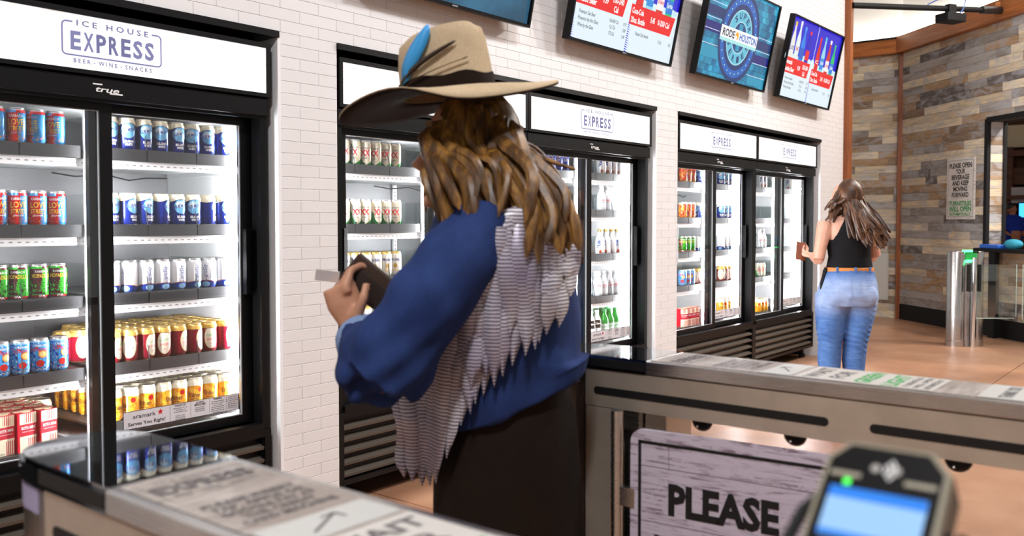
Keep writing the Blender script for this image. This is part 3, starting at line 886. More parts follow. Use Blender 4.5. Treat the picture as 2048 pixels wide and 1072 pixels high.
kind('xx', 'green red-crossed can', 'can', 'beer_can',
     [('base', (236, 226, 196)), ('u', (20, 130, 44), .0, .30), ('d', (20, 130, 44), -1.1, -1, -.88, .0, .5, 0, .9), ('d', (20, 130, 44), 1.2, -1, .62, .45, .9, 0, .26), ('c', (246, 240, 220), .5, .5, .024, .05)],
     T(('XX', 0, .048, .026, .046, Rk, .05), ('DOS EQUIS', 0, .079, .0085, .046, Bk, .01), ('LAGER', 0, .032, .005, .022, Bk), ('Lager Especial', -.066, .055, .009, .06, Wk, 0, R(90), .3)))
kind('model', 'white gold-rimmed can', 'can', 'beer_can',
     [('base', (238, 236, 226)), ('c', (206, 164, 70), .5, .42, .010, .012), ('uv', (206, 164, 70), .44, .56, .22, .24), ('v', (214, 172, 78), .90, 1)],
     T(('Modelo', 0, .076, .015, .05, Nk, .02), ('Especial', 0, .027, .007, .03, Yk, .01)), top=GOLD)
kind('lite', 'plain white can', 'can', 'beer_can',
     [('base', (238, 240, 242)), ('c', (196, 90, 50), .5, .16, .009, .012), ('uv', (190, 196, 204), .2, .3, .1, .9)],
     T(('lite', .0, .068, .024, .058, Nk, .04, R(90))), plain=1)
kind('bud', 'deep blue can', 'can', 'beer_can',
     [('base', (20, 50, 190)), ('v', (12, 34, 140), .0, .12), ('u', (60, 110, 230), .62, .68)],
     T(('BUD', 0, .080, .016, .04, Wk, .03), ('LIGHT', 0, .06, .016, .046, Wk, .03)), plain=1)
kind('orange', 'orange red can', 'can', 'beer_can',
     [('base', (226, 60, 26)), ('n', (246, 160, 40), 5, .52), ('n', (250, 220, 190), 8, .66), ('v', (236, 225, 215), .86, 1)], T(('LOVE', 0, .06, .018, .04, Yk)), plain=1)
kind('silver', 'silver bottle', 'bottle', 'beer_bottle', [('base', (226, 230, 234)), ('v', (210, 214, 220), 0, .06)],
     T(('Coors', 0, .062, .020, .055, Rk, .02, R(0), .3), ('LIGHT', 0, .05, .006, .026, Nk)), shape='bottle', cap=WHITE)
kind('litebot', 'white gold-capped bottle', 'bottle', 'beer_bottle', [('base', (240, 241, 242)), ('c', (196, 70, 40), .5, .10, .010, .012)],
     T(('lite', .0, .062, .026, .062, Nk, .04, R(90))), shape='bottle', cap=GOLD)
kind('green', 'green bottle', 'bottle', 'soda_bottle', [('base', (14, 150, 50)), ('v', (226, 240, 228), .12, .42)],
     T(('Sprite', 0, .045, .012, .036, Gk, .02, R(15))), shape='bottle', cap=mat('green_cap', (.03, .4, .1), .4))
kind('cola', 'black labelled bottle', 'bottle', 'soda_bottle', [('base', (226, 226, 228)), ('v', (20, 16, 16), .30, .62)],
     T(('Zero', 0, .075, .012, .036, Wk, .02)), shape='bottle', cap=WHITE)
kind('water', 'blue water bottle', 'bottle', 'water_bottle', [('base', (190, 214, 232)), ('v', (40, 110, 190), .30, .52)],
     T(('WATER', 0, .075, .010, .036, Wk, .02)), shape='bottle', cap=WHITE)
kind('box', 'red white carton', 'carton', 'wine_carton', None, None, shape='carton')
ORD = ['first', 'second', 'third', 'fourth', 'fifth', 'sixth', 'seventh', 'eighth', 'ninth', 'tenth', 'eleventh', 'twelfth']
BOTP = [(.026, .001, 0), (.031, .004, 0), (.0315, .02, 0), (.0315, .085, 0), (.029, .100, 0), (.020, .122, 0), (.0145, .136, 0), (.0140, .150, 0), (.0158, .151, 1), (.0160, .165, 1), (.013, .167, 1), (.001, .1672, 1)]
def carton():
    bm = bmesh.new(); w2, h_ = .031, .140
    tri_box(bm, -w2, w2, -w2, w2, 0, h_, bev=.0015)
    body = mesh_of(bm, 'carton_body')
    m, nt, b = newmat('carton_print')
    sp = N(nt, 'ShaderNodeSeparateXYZ'); tc = N(nt, 'ShaderNodeTexCoord'); nt.links.new(tc.outputs['Object'], sp.inputs[0])
    X, Z, Yc = sp.outputs[0], sp.outputs[2], sp.outputs[1]
    side = math_(nt, 'GREATER_THAN', X, .0305)
    stripe = math_(nt, 'GREATER_THAN', math_(nt, 'SINE', math_(nt, 'MULTIPLY', X, 900)), .1)
    zone = math_(nt, 'MULTIPLY', math_(nt, 'GREATER_THAN', Z, .104), math_(nt, 'MULTIPLY', math_(nt, 'GREATER_THAN', X, -.012), math_(nt, 'LESS_THAN', X, .016)))
    zone2 = math_(nt, 'MULTIPLY', math_(nt, 'LESS_THAN', Z, .050), math_(nt, 'GREATER_THAN', X, -.002))
    band = math_(nt, 'MULTIPLY', math_(nt, 'GREATER_THAN', Z, .058), math_(nt, 'LESS_THAN', Z, .100))
    top = math_(nt, 'GREATER_THAN', Z, .138)
    red, cream = srgb(196, 16, 44), srgb(240, 228, 200)
    c = mix(nt, math_(nt, 'MULTIPLY', stripe, math_(nt, 'MAXIMUM', zone, zone2)), cream, red)
    c = mix(nt, band, c, red)
    c = mix(nt, math_(nt, 'LESS_THAN', X, -.0305), c, red); c = mix(nt, side, c, red)
    c = mix(nt, top, c, red); nt.links.new(c, b.inputs['Base Color']); b.inputs['Roughness'].default_value = .4
    body.materials.append(m)
    p = T(('BOTA MINI', 0, .082, .010, .05, Wk, .03), ('CABERNET SAUVIGNON', 0, .072, .003, .045, Wk), ('500 mL', -.014, .006, .004, .014, Bk))
    let = p.mesh('lettering', front(-.0313))
    bm = bmesh.new(); tri_box(bm, -w2, w2, -.008, .008, h_-.001, h_+.004); tri_box(bm, -.012, .012, -.026, -.010, h_, h_+.003)
    fold = mesh_of(bm, 'top_fold'); fold.materials.append(mat('carton_fold', srgb(228, 210, 176), .5))
    return body, let, fold
CARTON = carton()
COUNT = {}
def put(key, x, y, z, rz, label, group, detail=True):
    k = KIND[key]
    if k['shape'] == 'carton':
        o = link('wine_carton', CARTON[0], None, None, (x, y, z), (0, 0, rz))
        link('lettering', CARTON[1], None, o); link('top_fold', CARTON[2], None, o)
        return tag(o, label, 'carton', group)
    if k['me'] is None:
        H = CH if k['shape'] == 'can' else .167
        m = label_mat(k['desc'].replace(' ', '_'), k['layers'], H=H)
        k['me'] = can_mesh(m, k['top']) if k['shape'] == 'can' else revolve(BOTP, m, [k['cap']], lab=(0, .167))
        k['let'] = wrap(k['txt'], 'lettering', CR if k['shape'] == 'can' else .0315) if k['txt'] else None
    o = link(k['name'], k['me'], None, None, (x, y, z), (0, 0, rz)); tag(o, label, k['cat'], group)
    if k['let'] and detail != 0: link('lettering', k['let'], None, o)
    if k['shape'] == 'can' and detail == 2:
        l = link('lid', LID, None, o); link('pull_tab', TAB, None, l, None, (0, 0, rz*7))
    return o
rs = random.Random(3)
def row(key, fx, xs, z, where, rows=1, face=R(-12), spread=.6, detail=1, group=None, dy=.0675, y0=.196, first=0, lab=None):
    k = KIND[key]; d = lab or k['desc']
    for r_ in range(rows):
        for i, x in enumerate(xs):
            rz = face+rs.uniform(-spread, spread)
            if len(xs) > 1: pos = '%s from left' % ORD[i]
            else: pos = 'alone'
            rr = 'front row' if r_ == 0 else '%s row back' % ORD[r_]
            lbl = ('%s, %s, %s, %s' % (d, pos, rr, where)) if rows > 1 else ('%s, %s, %s' % (d, pos, where))
            put(key, fx+x, WY+y0+r_*dy+rs.uniform(-.001, .001), z, rz, lbl, group or ('drinks on %s' % where), (detail if r_ == 0 else (2 if detail == 2 else 0)))
TZ = .0445
f1 = FX[0]
xr = [.782+.0685*i for i in range(8)]          # behind the right door of the nearest cooler
xl = [.318+.0665*i for i in range(5)]          # behind its left door
row('love', f1, xl, SH1[0]+TZ, 'top shelf, nearest cooler', face=R(-28), spread=.5, detail=2)
row('love', f1, xl, SH1[1]+TZ, 'second shelf, nearest cooler', face=R(-25), spread=.6, detail=2)
row('hop', f1, xl, SH1[2]+TZ, 'third shelf, nearest cooler', rows=2, face=R(-18), spread=.4, detail=2)
row('citrus', f1, xl, SH1[3]+TZ, 'fourth shelf, nearest cooler', rows=1, face=R(-15), spread=.7, detail=2)
row('box', f1, [.318+.073*i for i in range(4)], .446+TZ, 'floor of nearest cooler', rows=4, face=R(9), spread=.05, dy=.078, y0=.215)
row('moon', f1, xr, SH1[0]+TZ, 'top shelf, nearest cooler', face=R(-6), spread=.4, detail=2)
row('moon', f1, xr, SH1[1]+TZ, 'second shelf, nearest cooler', face=R(10), spread=.8, detail=2)
row('sky', f1, xr, SH1[2]+TZ, 'third shelf, nearest cooler', rows=2, face=R(-10), spread=.7, detail=2)
row('lager', f1, xr, SH1[3]+TZ, 'fourth shelf, nearest cooler', rows=6, face=R(0), spread=.8, detail=2)
row('amber', f1, xr, .50+TZ, 'floor of nearest cooler', rows=7, face=R(-12), spread=.8, detail=2)
row('lager', f1, [.655, .715], SH1[3]+TZ, 'behind middle post, nearest cooler', rows=1, face=R(-12), spread=.5, y0=.33)
row('amber', f1, [.59, .655], .446+TZ, 'floor behind cartons, nearest cooler', rows=3, y0=.50, spread=.8, detail=2)
# second cooler (behind the person in the hat)
f2 = FX[1]
x2 = [.115+.0675*i for i in range(7)]
row('xx', f2, x2, SH1[0]+TZ, 'top shelf, second cooler', face=R(-32), spread=.5)
row('xx', f2, x2, SH1[1]+TZ, 'second shelf, second cooler', face=R(-40), spread=.7)
row('model', f2, x2, SH1[2]+TZ, 'third shelf, second cooler', rows=2, face=R(-32), spread=.3)
row('model', f2, x2, SH1[3]+TZ, 'fourth shelf, second cooler', rows=2, face=R(-35), spread=.3)
row('water', f2, [.10, .17, .24], .446+TZ, 'floor of second cooler', face=R(-30))
# third cooler
f3 = FX[2]
row('bud', f3, [.47, .54, .61], SH2[0]+TZ, 'top shelf, third cooler', face=R(-48), spread=.15)
row('lite', f3, [.80, 1.04, 1.11, 1.18, 1.25], SH2[0]+TZ, 'top shelf, third cooler', face=R(-48), spread=.2)
row('silver', f3, [.56, .625, .80, 1.04, 1.105], SH2[1]+TZ, 'second shelf, third cooler', face=R(-50), spread=.3)
row('litebot', f3, [.47, .62, .79, 1.03, 1.10, 1.17, 1.24], SH2[2]+TZ, 'third shelf, third cooler', face=R(-48), spread=.25)
row('silver', f3, [1.0, 1.07, 1.14, 1.21], SH2[3]+TZ, 'fourth shelf, third cooler', rows=2, face=R(-45), spread=.5)
row('cola', f3, [.92, .99], .50+TZ, 'floor of third cooler', face=R(-48), spread=.3)
row('green', f3, [1.08, 1.15, 1.22], .50+TZ, 'floor of third cooler', rows=2, face=R(-48), spread=.3)
# fourth cooler
f4 = FX[3]
for si, (ka, kb) in enumerate((('orange', 'moon'), ('orange', 'moon'), ('hop', 'sky'), ('citrus', 'lager'))):
    wh = '%s shelf, %s' % (ORD[si], 'fourth cooler')
    row(ka, f4, [.43, .50, .57], SH3[si]+TZ, wh, face=R(-62), spread=.3)
    row(kb, f4, [.635, .76], SH3[si]+TZ, wh+', left door', face=R(-62), spread=.3)
    row(kb, f4, [1.09, 1.16, 1.23], SH3[si]+TZ, wh+', right door', face=R(-60), spread=.3)
row('box', f4, [.43, .50, .57, .63], .446+TZ, 'floor of fourth cooler', face=R(-30), spread=.1)
row('amber', f4, [.43, .50, .57, .63], .446+TZ, 'floor behind cartons, fourth cooler', rows=2, y0=.34, face=R(-60))
row('amber', f4, [1.09, 1.16, 1.23], .50+TZ, 'floor, right door, fourth cooler', face=R(-60))
# fifth cooler
f5 = FX[4]
row('lite', f5, [.50, .57], SH3[0]+TZ, 'top shelf of farthest cooler', face=R(-60))
row('lite', f5, [1.17], SH3[0]+TZ, 'top shelf behind right door of farthest cooler', face=R(-60))
row('silver', f5, [.50, .57], SH3[2]+TZ, 'third shelf of farthest cooler', face=R(-60))
row('xx', f5, [.48, .55], SH3[3]+TZ, 'fourth shelf of farthest cooler', face=R(-62))
row('amber', f5, [.48, .55, .62], .446+TZ, 'floor of farthest cooler', rows=2, face=R(-60))

# ================================================================ screens on the wall
SCR = {}
def screen(x0, label, wd=1.21):
    t = empty('wall_screen', (x0, WY-.105, 2.352), label, 'television', 'screens above the coolers', rx=R(12))
    H = .69
    bm = bmesh.new()
    for q in ((0, .012, 0, H), (wd-.012, wd, 0, H), (.012, wd-.012, 0, .016), (.012, wd-.012, H-.012, H)): tri_box(bm, q[0], q[1], 0, .05, q[2], q[3])
    obj('bezel', bm, BLACK, t)
    box('housing', (.01, wd-.01, .02, .055, .01, H-.01), BLACKM, t)
    box('back_bulge', (.25, wd-.25, .05, .075, .12, H-.18), BLACKM, t)
    box('wall_bracket', (.45, wd-.45, .07, .15, .22, .40), BLACKM, t)
    box('badge', (wd/2-.02, wd/2+.02, -.001, .002, .004, .011), mat('badge_grey', (.3, .3, .3), .4), t)
    return t
S0 = .012                                     # inner edge
GL = lambda n, c, s=1.0: glow('scr_'+n, srgb(*c), s*.74)
def menu(t):
    W_, H_ = 1.21, .69; p = Print(); z0, z1 = .016, H_-.012
    p.rect(.012, W_-.012, z0, z1, GL('pale', (226, 240, 248)), 0)
    p.rect(.012, W_-.012, .36, z1, GL('blue', (8, 8, 206)), 1)
    p.rect(.605, .612, .30, z1, GL('white', (255, 255, 255)), 3)
    rr = random.Random(5)
    for i in range(60):                         # crushed ice along the bottom of the bottles
        x = .03+1.15*i/60; r_ = rr.uniform(.025, .05)
        p.disc(x, .335+rr.uniform(-.01, .02)-(.03 if x > .61 else 0), r_, GL('ice%d' % (i % 3), ((206, 234, 244), (186, 224, 240), (228, 246, 250))[i % 3]), 2, 12)
    p.rect(.012, W_-.012, .016, .315, GL('pale', (226, 240, 248)), 2.5)
    def bottle(x, y, h, w_, c, cap, band=None, txt=None, tc=None):
        prof = [(.5, 0), (.5, .52), (.42, .62), (.2, .78), (.2, .93)]
        pts = [(x+a*w_, y+b*h) for a, b in prof]+[(x-a*w_, y+b*h) for a, b in prof[::-1]]
        p.poly(pts, GL('b%s%s%s' % c, c), 4)
        p.rect(x-.24*w_, x+.24*w_, y+.90*h, y+h, GL('b%s%s%s' % cap, cap), 5)
        if band: p.rect(x-.5*w_, x+.5*w_, y+.18*h, y+.46*h, GL('b%s%s%s' % band, band), 5)
        if txt: p.text(txt, x, y+.3*h, .03, GL('b%s%s%s' % tc, tc), .85*w_, .02, l=6)
    bottle(.10, .31, .33, .085, (232, 232, 224), (222, 190, 60), None, 'LITE', (24, 40, 120))
    bottle(.21, .31, .35, .085, (226, 236, 236), (240, 240, 240), None, 'X', (210, 20, 30))
    bottle(.32, .30, .33, .095, (30, 130, 230), (60, 150, 240), (20, 90, 200))
    bottle(.45, .31, .30, .085, (10, 10, 190), (226, 20, 30), (226, 30, 40))
    bottle(.70, .27, .33, .085, (214, 24, 20), (220, 20, 30), (226, 20, 24), 'C', (255, 255, 255))
    bottle(.82, .27, .35, .085, (150, 214, 236), (70, 190, 226), (30, 140, 220), 'DASANI', (240, 250, 255))
    bottle(.95, .27, .34, .085, (206, 40, 30), (245, 245, 245), (246, 240, 240), 'coke', (214, 20, 30))
    bottle(1.07, .27, .32, .085, (30, 190, 110), (30, 190, 100), (30, 120, 214), 'Sprite', (240, 250, 245))
    red = GL('red', (236, 6, 10)); wt = GL('white', (255, 255, 255)); ink = GL('ink', (30, 40, 60), .6)
    p.poly([(.012, .215), (.535, .215), (.565, .345), (.012, .345)], red, 7)
    p.poly([(.615, .19), (1.135, .19), (1.17, .315), (.615, .315)], red, 7)
    for s_, x, y, h, w_ in [('Domestic', .10, .290, .036, .14), ('Bottled Beer', .135, .232, .036, .20), ('9.39', .325, .262, .034, .06), ('130-240', .465, .282, .036, .12), ('Cal', .45, .228, .036, .05),
                            ('Coca-Cola', .70, .262, .034, .14), ('20oz. Bottle', .715, .206, .034, .17), ('5.45', .89, .238, .034, .055), ('0-250 Cal', 1.03, .238, .034, .15)]:
        p.text(s_, x, y, h, wt, w_, .03, l=9)
    for s_, x, y, w_ in [('Premium Can Beer', .16, .165, .17), ('Prosecco by the Glass', .18, .128, .21), ('Wine by the Glass', .16, .09, .165), ('160-450 Cal', .45, .165, .10), ('121 Cal', .44, .128, .06), ('175 Cal', .44, .09, .06),
                         ('10.79', .575, .165, .035), ('13.49', .575, .128, .035), ('12.49', .575, .09, .035), ('Dasani 20oz Bottle', .79, .135, .16), ('0 Cal', 1.02, .125, .045), ('5.39', 1.15, .125, .03)]:
        p.text(s_, x, y, .021, ink, w_, .01, l=9)
    for x in (.012, .612):
        for k in range(14):
            p.poly([(x, .018+k*.0135), (x+.045-.02*(k/14), .018+k*.0135), (x, .026+k*.0135)], GL('blue', (8, 8, 206)), 8)
    d = p.build('display', front(.018, .0004), t)
    p.text
    return d
def teal(t):
    m, nt, b = newmat('screen_teal_blocks'); MATS['screen_teal_blocks'] = m
    v = coords(nt, (1, 1, 1)); mp = N(nt, 'ShaderNodeMapping'); mp.inputs['Rotation'].default_value = (R(90), 0, 0); nt.links.new(v, mp.inputs[0])
    br = N(nt, 'ShaderNodeTexBrick'); br.inputs['Scale'].default_value = 9; br.inputs['Mortar Size'].default_value = .012; br.inputs['Brick Width'].default_value = .55; br.inputs['Row Height'].default_value = .42
    br.inputs['Color1'].default_value = (.0, .16, .36, 1); br.inputs['Color2'].default_value = (.03, .42, .62, 1); br.inputs['Mortar'].default_value = (0, .03, .1, 1)
    nt.links.new(mp.outputs[0], br.inputs['Vector'])
    n = noise(nt, v, 5, 2); c = mix(nt, 1, br.outputs[0], ramp(nt, n, [(.3, (.25, .3, .4)), (.6, (1, 1, 1)), (.8, (1.5, 1.5, 1.4))]), 'MULTIPLY')
    nt.links.new(c, b.inputs['Emission Color']); b.inputs['Emission Strength'].default_value = .8; b.inputs['Base Color'].default_value = (.01, .01, .01, 1); b.inputs['Roughness'].default_value = .3
    p = Print(); W_, H_ = 1.21, .69
    p.rect(.012, W_-.012, .016, H_-.012, m, 0)
    wl = GL('line', (226, 240, 255)); nv = GL('navy', (6, 20, 120)); cy = GL('cyan', (30, 150, 186)); mid = GL('mid', (10, 96, 190)); dk = GL('dk', (8, 50, 110)); pale = GL('palec', (176, 226, 236))
    for y in (.36, .47):
        p.rect(.012, .36, y-.04, y+.035, nv if y < .4 else dk, 1); p.rect(.85, W_-.012, y-.16, y-.09, nv if y < .4 else dk, 1)
    for y in (.235, .34, .42, .53, .62): p.line(.012, y, .36, y, .004, wl, 2)
    for y in (.10, .20, .30, .40): p.line(.85, y, 1.195, y, .004, wl, 2)
    p.rect(.012, .34, .14, .225, cy, 1); p.rect(.88, 1.19, .03, .095, cy, 1)
    cx, cyy = .605, .345
    for r0, r1, c in ((.30, .335, dk), (.245, .30, mid), (.205, .245, dk)): p.ring(cx, cyy, r0, r1, c, 3)
    p.ring(cx, cyy, .118, .205, GL('ringp', (96, 190, 216)), 4); p.ring(cx, cyy, .198, .206, pale, 5); p.ring(cx, cyy, .112, .120, pale, 5)
    p.disc(cx, cyy, .112, GL('core', (6, 70, 130)), 4)
    p.rect(cx-.03, cx+.03, cyy-.1, cyy+.1, cy, 5); p.rect(cx-.1, cx+.1, cyy-.03, cyy+.03, GL('core2', (20, 120, 170)), 5)
    for k in range(26):
        a = R(k*360/26); p.disc(cx+.272*math.cos(a), cyy+.272*math.sin(a), .0055, GL('bulb', (190, 240, 160), 1.3), 5, 8)
    for word, a0, a1, r_ in (('SUPER', 130, 30, .14), ('SERIES', 200, 340, .185)):
        for i, ch in enumerate(word):
            a = R(a0+(a1-a0)*i/(len(word)-1)); rot = a-math.pi/2 if word == 'SUPER' else a+math.pi/2
            p.text(ch, cx+r_*math.cos(a), cyy+r_*math.sin(a), .045, dk, .04, .03, l=6, rot=rot)
    p.rect(cx-.315, cx+.315, cyy-.032, cyy+.052, GL('white', (255, 255, 255)), 7); p.rect(cx-.315, cx+.315, cyy-.056, cyy-.032, GL('pal2', (170, 230, 230)), 7)
    p.text('RODE', cx-.185, cyy-.018, .052, GL('nvy', (14, 30, 70)), .20, .03, l=8)
    p.disc(cx-.045, cyy+.008, .028, GL('gold', (246, 170, 40)), 8, 16); p.disc(cx-.055, cyy-.004, .012, GL('white', (255, 255, 255)), 8.5, 12)
    p.text('HOUSTON', cx+.15, cyy-.018, .052, GL('mid', (10, 96, 190)), .30, .03, l=8)
    p.build('display', front(.018, .0004), t)
def dim(t):
    m, nt, b = newmat('screen_dim_blue'); v = coords(nt, (1, 1, 1)); n = noise(nt, v, 2.2, 4, .6, .6)
    nt.links.new(ramp(nt, n, [(.3, srgb(14, 40, 56)), (.7, srgb(52, 104, 134))]), b.inputs['Emission Color']); b.inputs['Emission Strength'].default_value = .8
    b.inputs['Base Color'].default_value = (.01, .012, .015, 1); b.inputs['Roughness'].default_value = .2
    p = Print(); p.rect(.012, 1.198, .016, .678, m, 0)
    p.text('RODEO', .60, .25, .16, GL('dimt', (70, 120, 146), .8), .7, .02)
    p.build('display', front(.018, .0004), t)
dim(screen(2.672, 'dark blue television above the hat, first from left, cut by the frame'))
menu(screen(4.245, 'larger looking menu television between the dark and the teal screens'))
teal(screen(5.80, 'teal television showing a round rodeo emblem'))
menu(screen(7.305, 'menu television with bottles nearest the timber corner post'))
br = empty('camera_mount', (7.20, WY-.002, 2.80), 'small wall bracket at the left of the last menu television', 'bracket')
box('plate', (-.03, .03, -.02, 0, 0, .16), WHITE, br); box('arm', (-.012, .06, -.06, -.02, .05, .09), BLACKM, br)
# ================================================================ turnstiles
TOPPRINT = m_printwood('turnstile_wood_print', srgb(206, 198, 190), srgb(150, 138, 130), 1.6)
def m_topwood():
    m, nt, b = newmat('turnstile_top_print')
    v = coords(nt, (9, 60, 3)); n = noise(nt, v, 1.0, 6, .7, 1.4)
    v2 = coords(nt, (4, 5, 3)); n2 = noise(nt, v2, 1.2, 4, .6, .6)
    c = ramp(nt, n, [(.34, srgb(124, 112, 104)), (.6, srgb(176, 167, 160))])
    c = mix(nt, ramp(nt, n2, [(.48, (0,)*3), (.6, (.7,)*3)]), c, srgb(140, 127, 119))
    nt.links.new(c, b.inputs['Base Color']); b.inputs['Roughness'].default_value = .38
    return m
TOPW = m_topwood()
SLOT = mat('slot_black', (.004, .004, .004), .5)
def turnstile(x0, label):
    W_ = .176; Ye, Yc, Y0 = 1.262, .975, -1.25
    t = empty('turnstile', (x0, 0, 0), label, 'turnstile', 'steel turnstiles in the foreground')
    def dplan(y_start, ins=0., n=10, ytip=Ye, ysh=1.150):
        a, b_ = ins, W_-ins; cx = W_/2; ry = ytip-ins-ysh
        pts = [(a, y_start), (b_, y_start), (b_, ysh)]
        for k in range(1, n): th = math.pi*k/n; pts.append((cx+(b_-cx)*math.cos(th)**1 if False else cx+(b_-a)/2*math.copysign(abs(math.cos(th))**.75, math.cos(th)), ysh+ry*math.sin(th)**.75))
        pts.append((a, ysh)); return pts
    # cap: black mirror glass on a chrome rim
    obj('cap_glass', BM(prism, dplan(Yc, .004), .9965, 1.002), MIRROR, t)
    obj('cap_rim', BM(prism, dplan(Yc), .972, .9965), mat('dark_chrome', (.22, .24, .27), .08, 1), t)
    for xw in (-.0012, W_-.002): box('cap_window', (xw, xw+.0032, Yc, 1.138, .978, .9955), SLOT, t)
    # lid
    box('lid', (0, W_, Y0, Yc, .972, 1.0), STEEL2, t, bev=.0025)
    pn = box('printed_panel', (.014, W_-.014, Y0+.05, Yc-.004, 1.0, 1.0012), TOPW, t)
    # beam
    obj('beam', BM(prism, [(.003, Y0), (W_-.003, Y0), (W_-.003, 1.131), (.003, 1.131)], .888, .970), STEEL, t)
    for a, b_ in ((.582, 1.108), (-.02, .507), (-.62, -.09)):
        for xf, s_ in ((.003, -1), (W_-.003, 1)):
            bm = bmesh.new(); n = 8; pts = []
            zc, r_ = .924, .0085
            for k in range(n+1): th = -math.pi/2+math.pi*k/n; pts.append((b_-r_+r_*math.cos(th), zc+r_*math.sin(th)))
            for k in range(n+1): th = math.pi/2+math.pi*k/n; pts.append((a+r_+r_*math.cos(th), zc+r_*math.sin(th)))
            A = [bm.verts.new((xf+s_*.0012, y, z)) for y, z in pts]; B = [bm.verts.new((xf-s_*.003, y, z)) for y, z in pts]
            bm.faces.new(A); bm.faces.new(B[::-1]); m_ = len(pts)
            for k in range(m_): bm.faces.new((A[k], A[(k+1) % m_], B[(k+1) % m_], B[k]))
            obj('slot', bm, SLOT, t)
    # rounded end column, side panel, guide and post
    obj('end_column', BM(prism, dplan(1.134, .004), 0, .966), m_steel('brushed_steel_v', (.74, .70, .65), .26, (300, 300, 2)), t, smooth=True)
    obj('collar', BM(prism, dplan(1.150, .0028), .936, .967), mat('violet_film', (.42, .40, .60), .4), t, smooth=True)
    box('side_panel', (.004, W_-.004, 1.046, 1.131, .02, .886), STEEL, t, bev=.001)
    bm = bmesh.new(); prism(bm, [(.022, 1.020), (.030, 1.044), (W_-.03, 1.044), (W_-.022, 1.020)], .02, .886); obj('guide_channel', bm, SLOT, t)
    bm = bmesh.new()
    tri_box(bm, .004, W_-.004, .995, 1.019, .02, .80); tri_box(bm, .008, W_-.008, .995, 1.042, .845, .886); prism_pts = None
    obj('guide', bm, STEEL2, t)
    box('post', (.03, W_-.03, .94, .992, .02, .886), STEEL, t, bev=.002)
    box('post', (.03, W_-.03, Y0+.05, Y0+.25, .02, .886), STEEL, t, bev=.002)
    box('foot_plate', (-.01, W_+.01, .9, 1.27, 0, .02), STEEL2, t)
    box('foot_plate', (-.01, W_+.01, Y0, Y0+.3, 0, .02), STEEL2, t)
    for y in (.85, .652, .362, .10, -.4):
        bm = bmesh.new(); ball(bm, (.02, y, .888), .0235, 8, (.6, 1, 1)); obj('bumper', bm, BLACK, t, True)
        bm = bmesh.new(); ball(bm, (.02-.0145, y+.004, .876), .0026, 6); obj('bumper_rivet', bm, CHROME, t, True)
    # lettering on the printed panel : reads along +x, up is +y
    p = Print(); cx = W_/2; K = GREYINK
    p.rect(.02, W_-.02, .955, .9555, K); p.rect(.02, W_-.02, .872, .8725, K); p.rect(.024, .0246, .872, .955, K); p.rect(W_-.0246, W_-.024, .872, .955, K)
    p.text('I C E  H O U S E', cx, .943, .008, K, .085); p.text('EXPRESS', cx, .902, .030, K, .122, .03); p.text('BEER - WINE - SNACKS', cx, .884, .008, K, .105)
    y = .822
    for s_ in ('PLEASE INSERT', 'TAP, APPLE OR', 'GOOGLE PAY AT', 'THE CREDIT', 'CARD MACHINE'):
        p.text(s_, cx, y, .0125, K, .118 if len(s_) > 10 else .09, .02); y -= .0185
    p.rect(.018, W_-.018, .664, .726, mat('pale_panel_ink', srgb(186, 186, 182), .4), 0)
    p.line(cx-.03, .68, cx+.02, .712, .004, K, 1); p.line(cx+.02, .712, cx+.022, .695, .004, K, 1); p.line(cx+.02, .712, cx+.002, .711, .004, K, 1)
    p.rect(.016, W_-.016, .405, .656, mat('pale_panel_ink2', srgb(196, 192, 186), .4), 0)
    for s_, y, m_ in (('WAIT', .615, K), ('FOR', .570, K), ('GREEN', .520, GREENINK), ('LIGHT', .470, GREENINK)): p.text(s_, cx, y, .028, m_, .125 if len(s_) > 3 else .09, .03)
    for s_, y in (('TURNSTILE', .450), ('WILL OPEN', .432), ('AUTOMATICALLY', .414)): p.text(s_, cx, y, .011, K, .12, .02)
    p.rect(.016, W_-.016, .25, .335, mat('pale_panel_ink', srgb(186, 186, 182), .4), 0)
    p.text('THANK YOU', cx, .285, .02, BLACKINK, .12, .02)
    p.build('lettering', lambda x, y, l: (x, y, 1.0018+l*.0003), pn)
    return t
turnstile(.486, 'nearest steel turnstile with a mirror black rounded end, in front')
turnstile(1.669, 'steel turnstile behind the please sign, its top printed with wait for green light')

# gate wing with the printed sign, standing open beside the second turnstile
PLANKS = m_printwood('violet_wood_print', srgb(208, 198, 214), srgb(122, 102, 118), 2.2, .55)
gx, gy, gz = 1.615, .975, .868
ang = math.atan2(-.39, .037)                   # along the sign, left to right in view
gt = empty('gate_wing', (gx, gy, 0), 'swing gate wing carrying a white wood sign reading please', 'gate', rz=ang)
bm = bmesh.new(); Wd = .44; r_ = .028
pts = [(Wd, .18), (0, .18)]
for k in range(7): th = math.pi-math.pi/2*k/6; pts.append((r_+r_*math.cos(th), gz-r_+r_*math.sin(th)))
for k in range(7): th = math.pi/2-math.pi/2*k/6; pts.append((Wd-r_+r_*math.cos(th), gz-r_+r_*math.sin(th)))
A = [bm.verts.new((x, -.006, z)) for x, z in pts]; B = [bm.verts.new((x, .006, z)) for x, z in pts]
bm.faces.new(A); bm.faces.new(B[::-1])
for k in range(len(pts)): bm.faces.new((A[k], A[(k+1) % len(pts)], B[(k+1) % len(pts)], B[k]))
obj('wing_panel', bm, PLANKS, gt)
p = Print()
b0, b1, c0, c1, tt = .018, Wd-.035, .20, gz-.022, .007
for q in ((b0, b0+tt, c0, c1), (b1-tt, b1, c0, c1), (b0, b1, c1-tt, c1), (b0, b1, c0, c0+tt)): p.rect(*q, BLACKINK)
p.text('PLEASE', .200, .702, .060, BLACKINK, .228, .045)
p.text('WAIT FOR', .205, .58, .072, BLACKINK, .30, .032); p.text('GREEN LIGHT', .205, .475, .072, GREENINK, .34, .032)
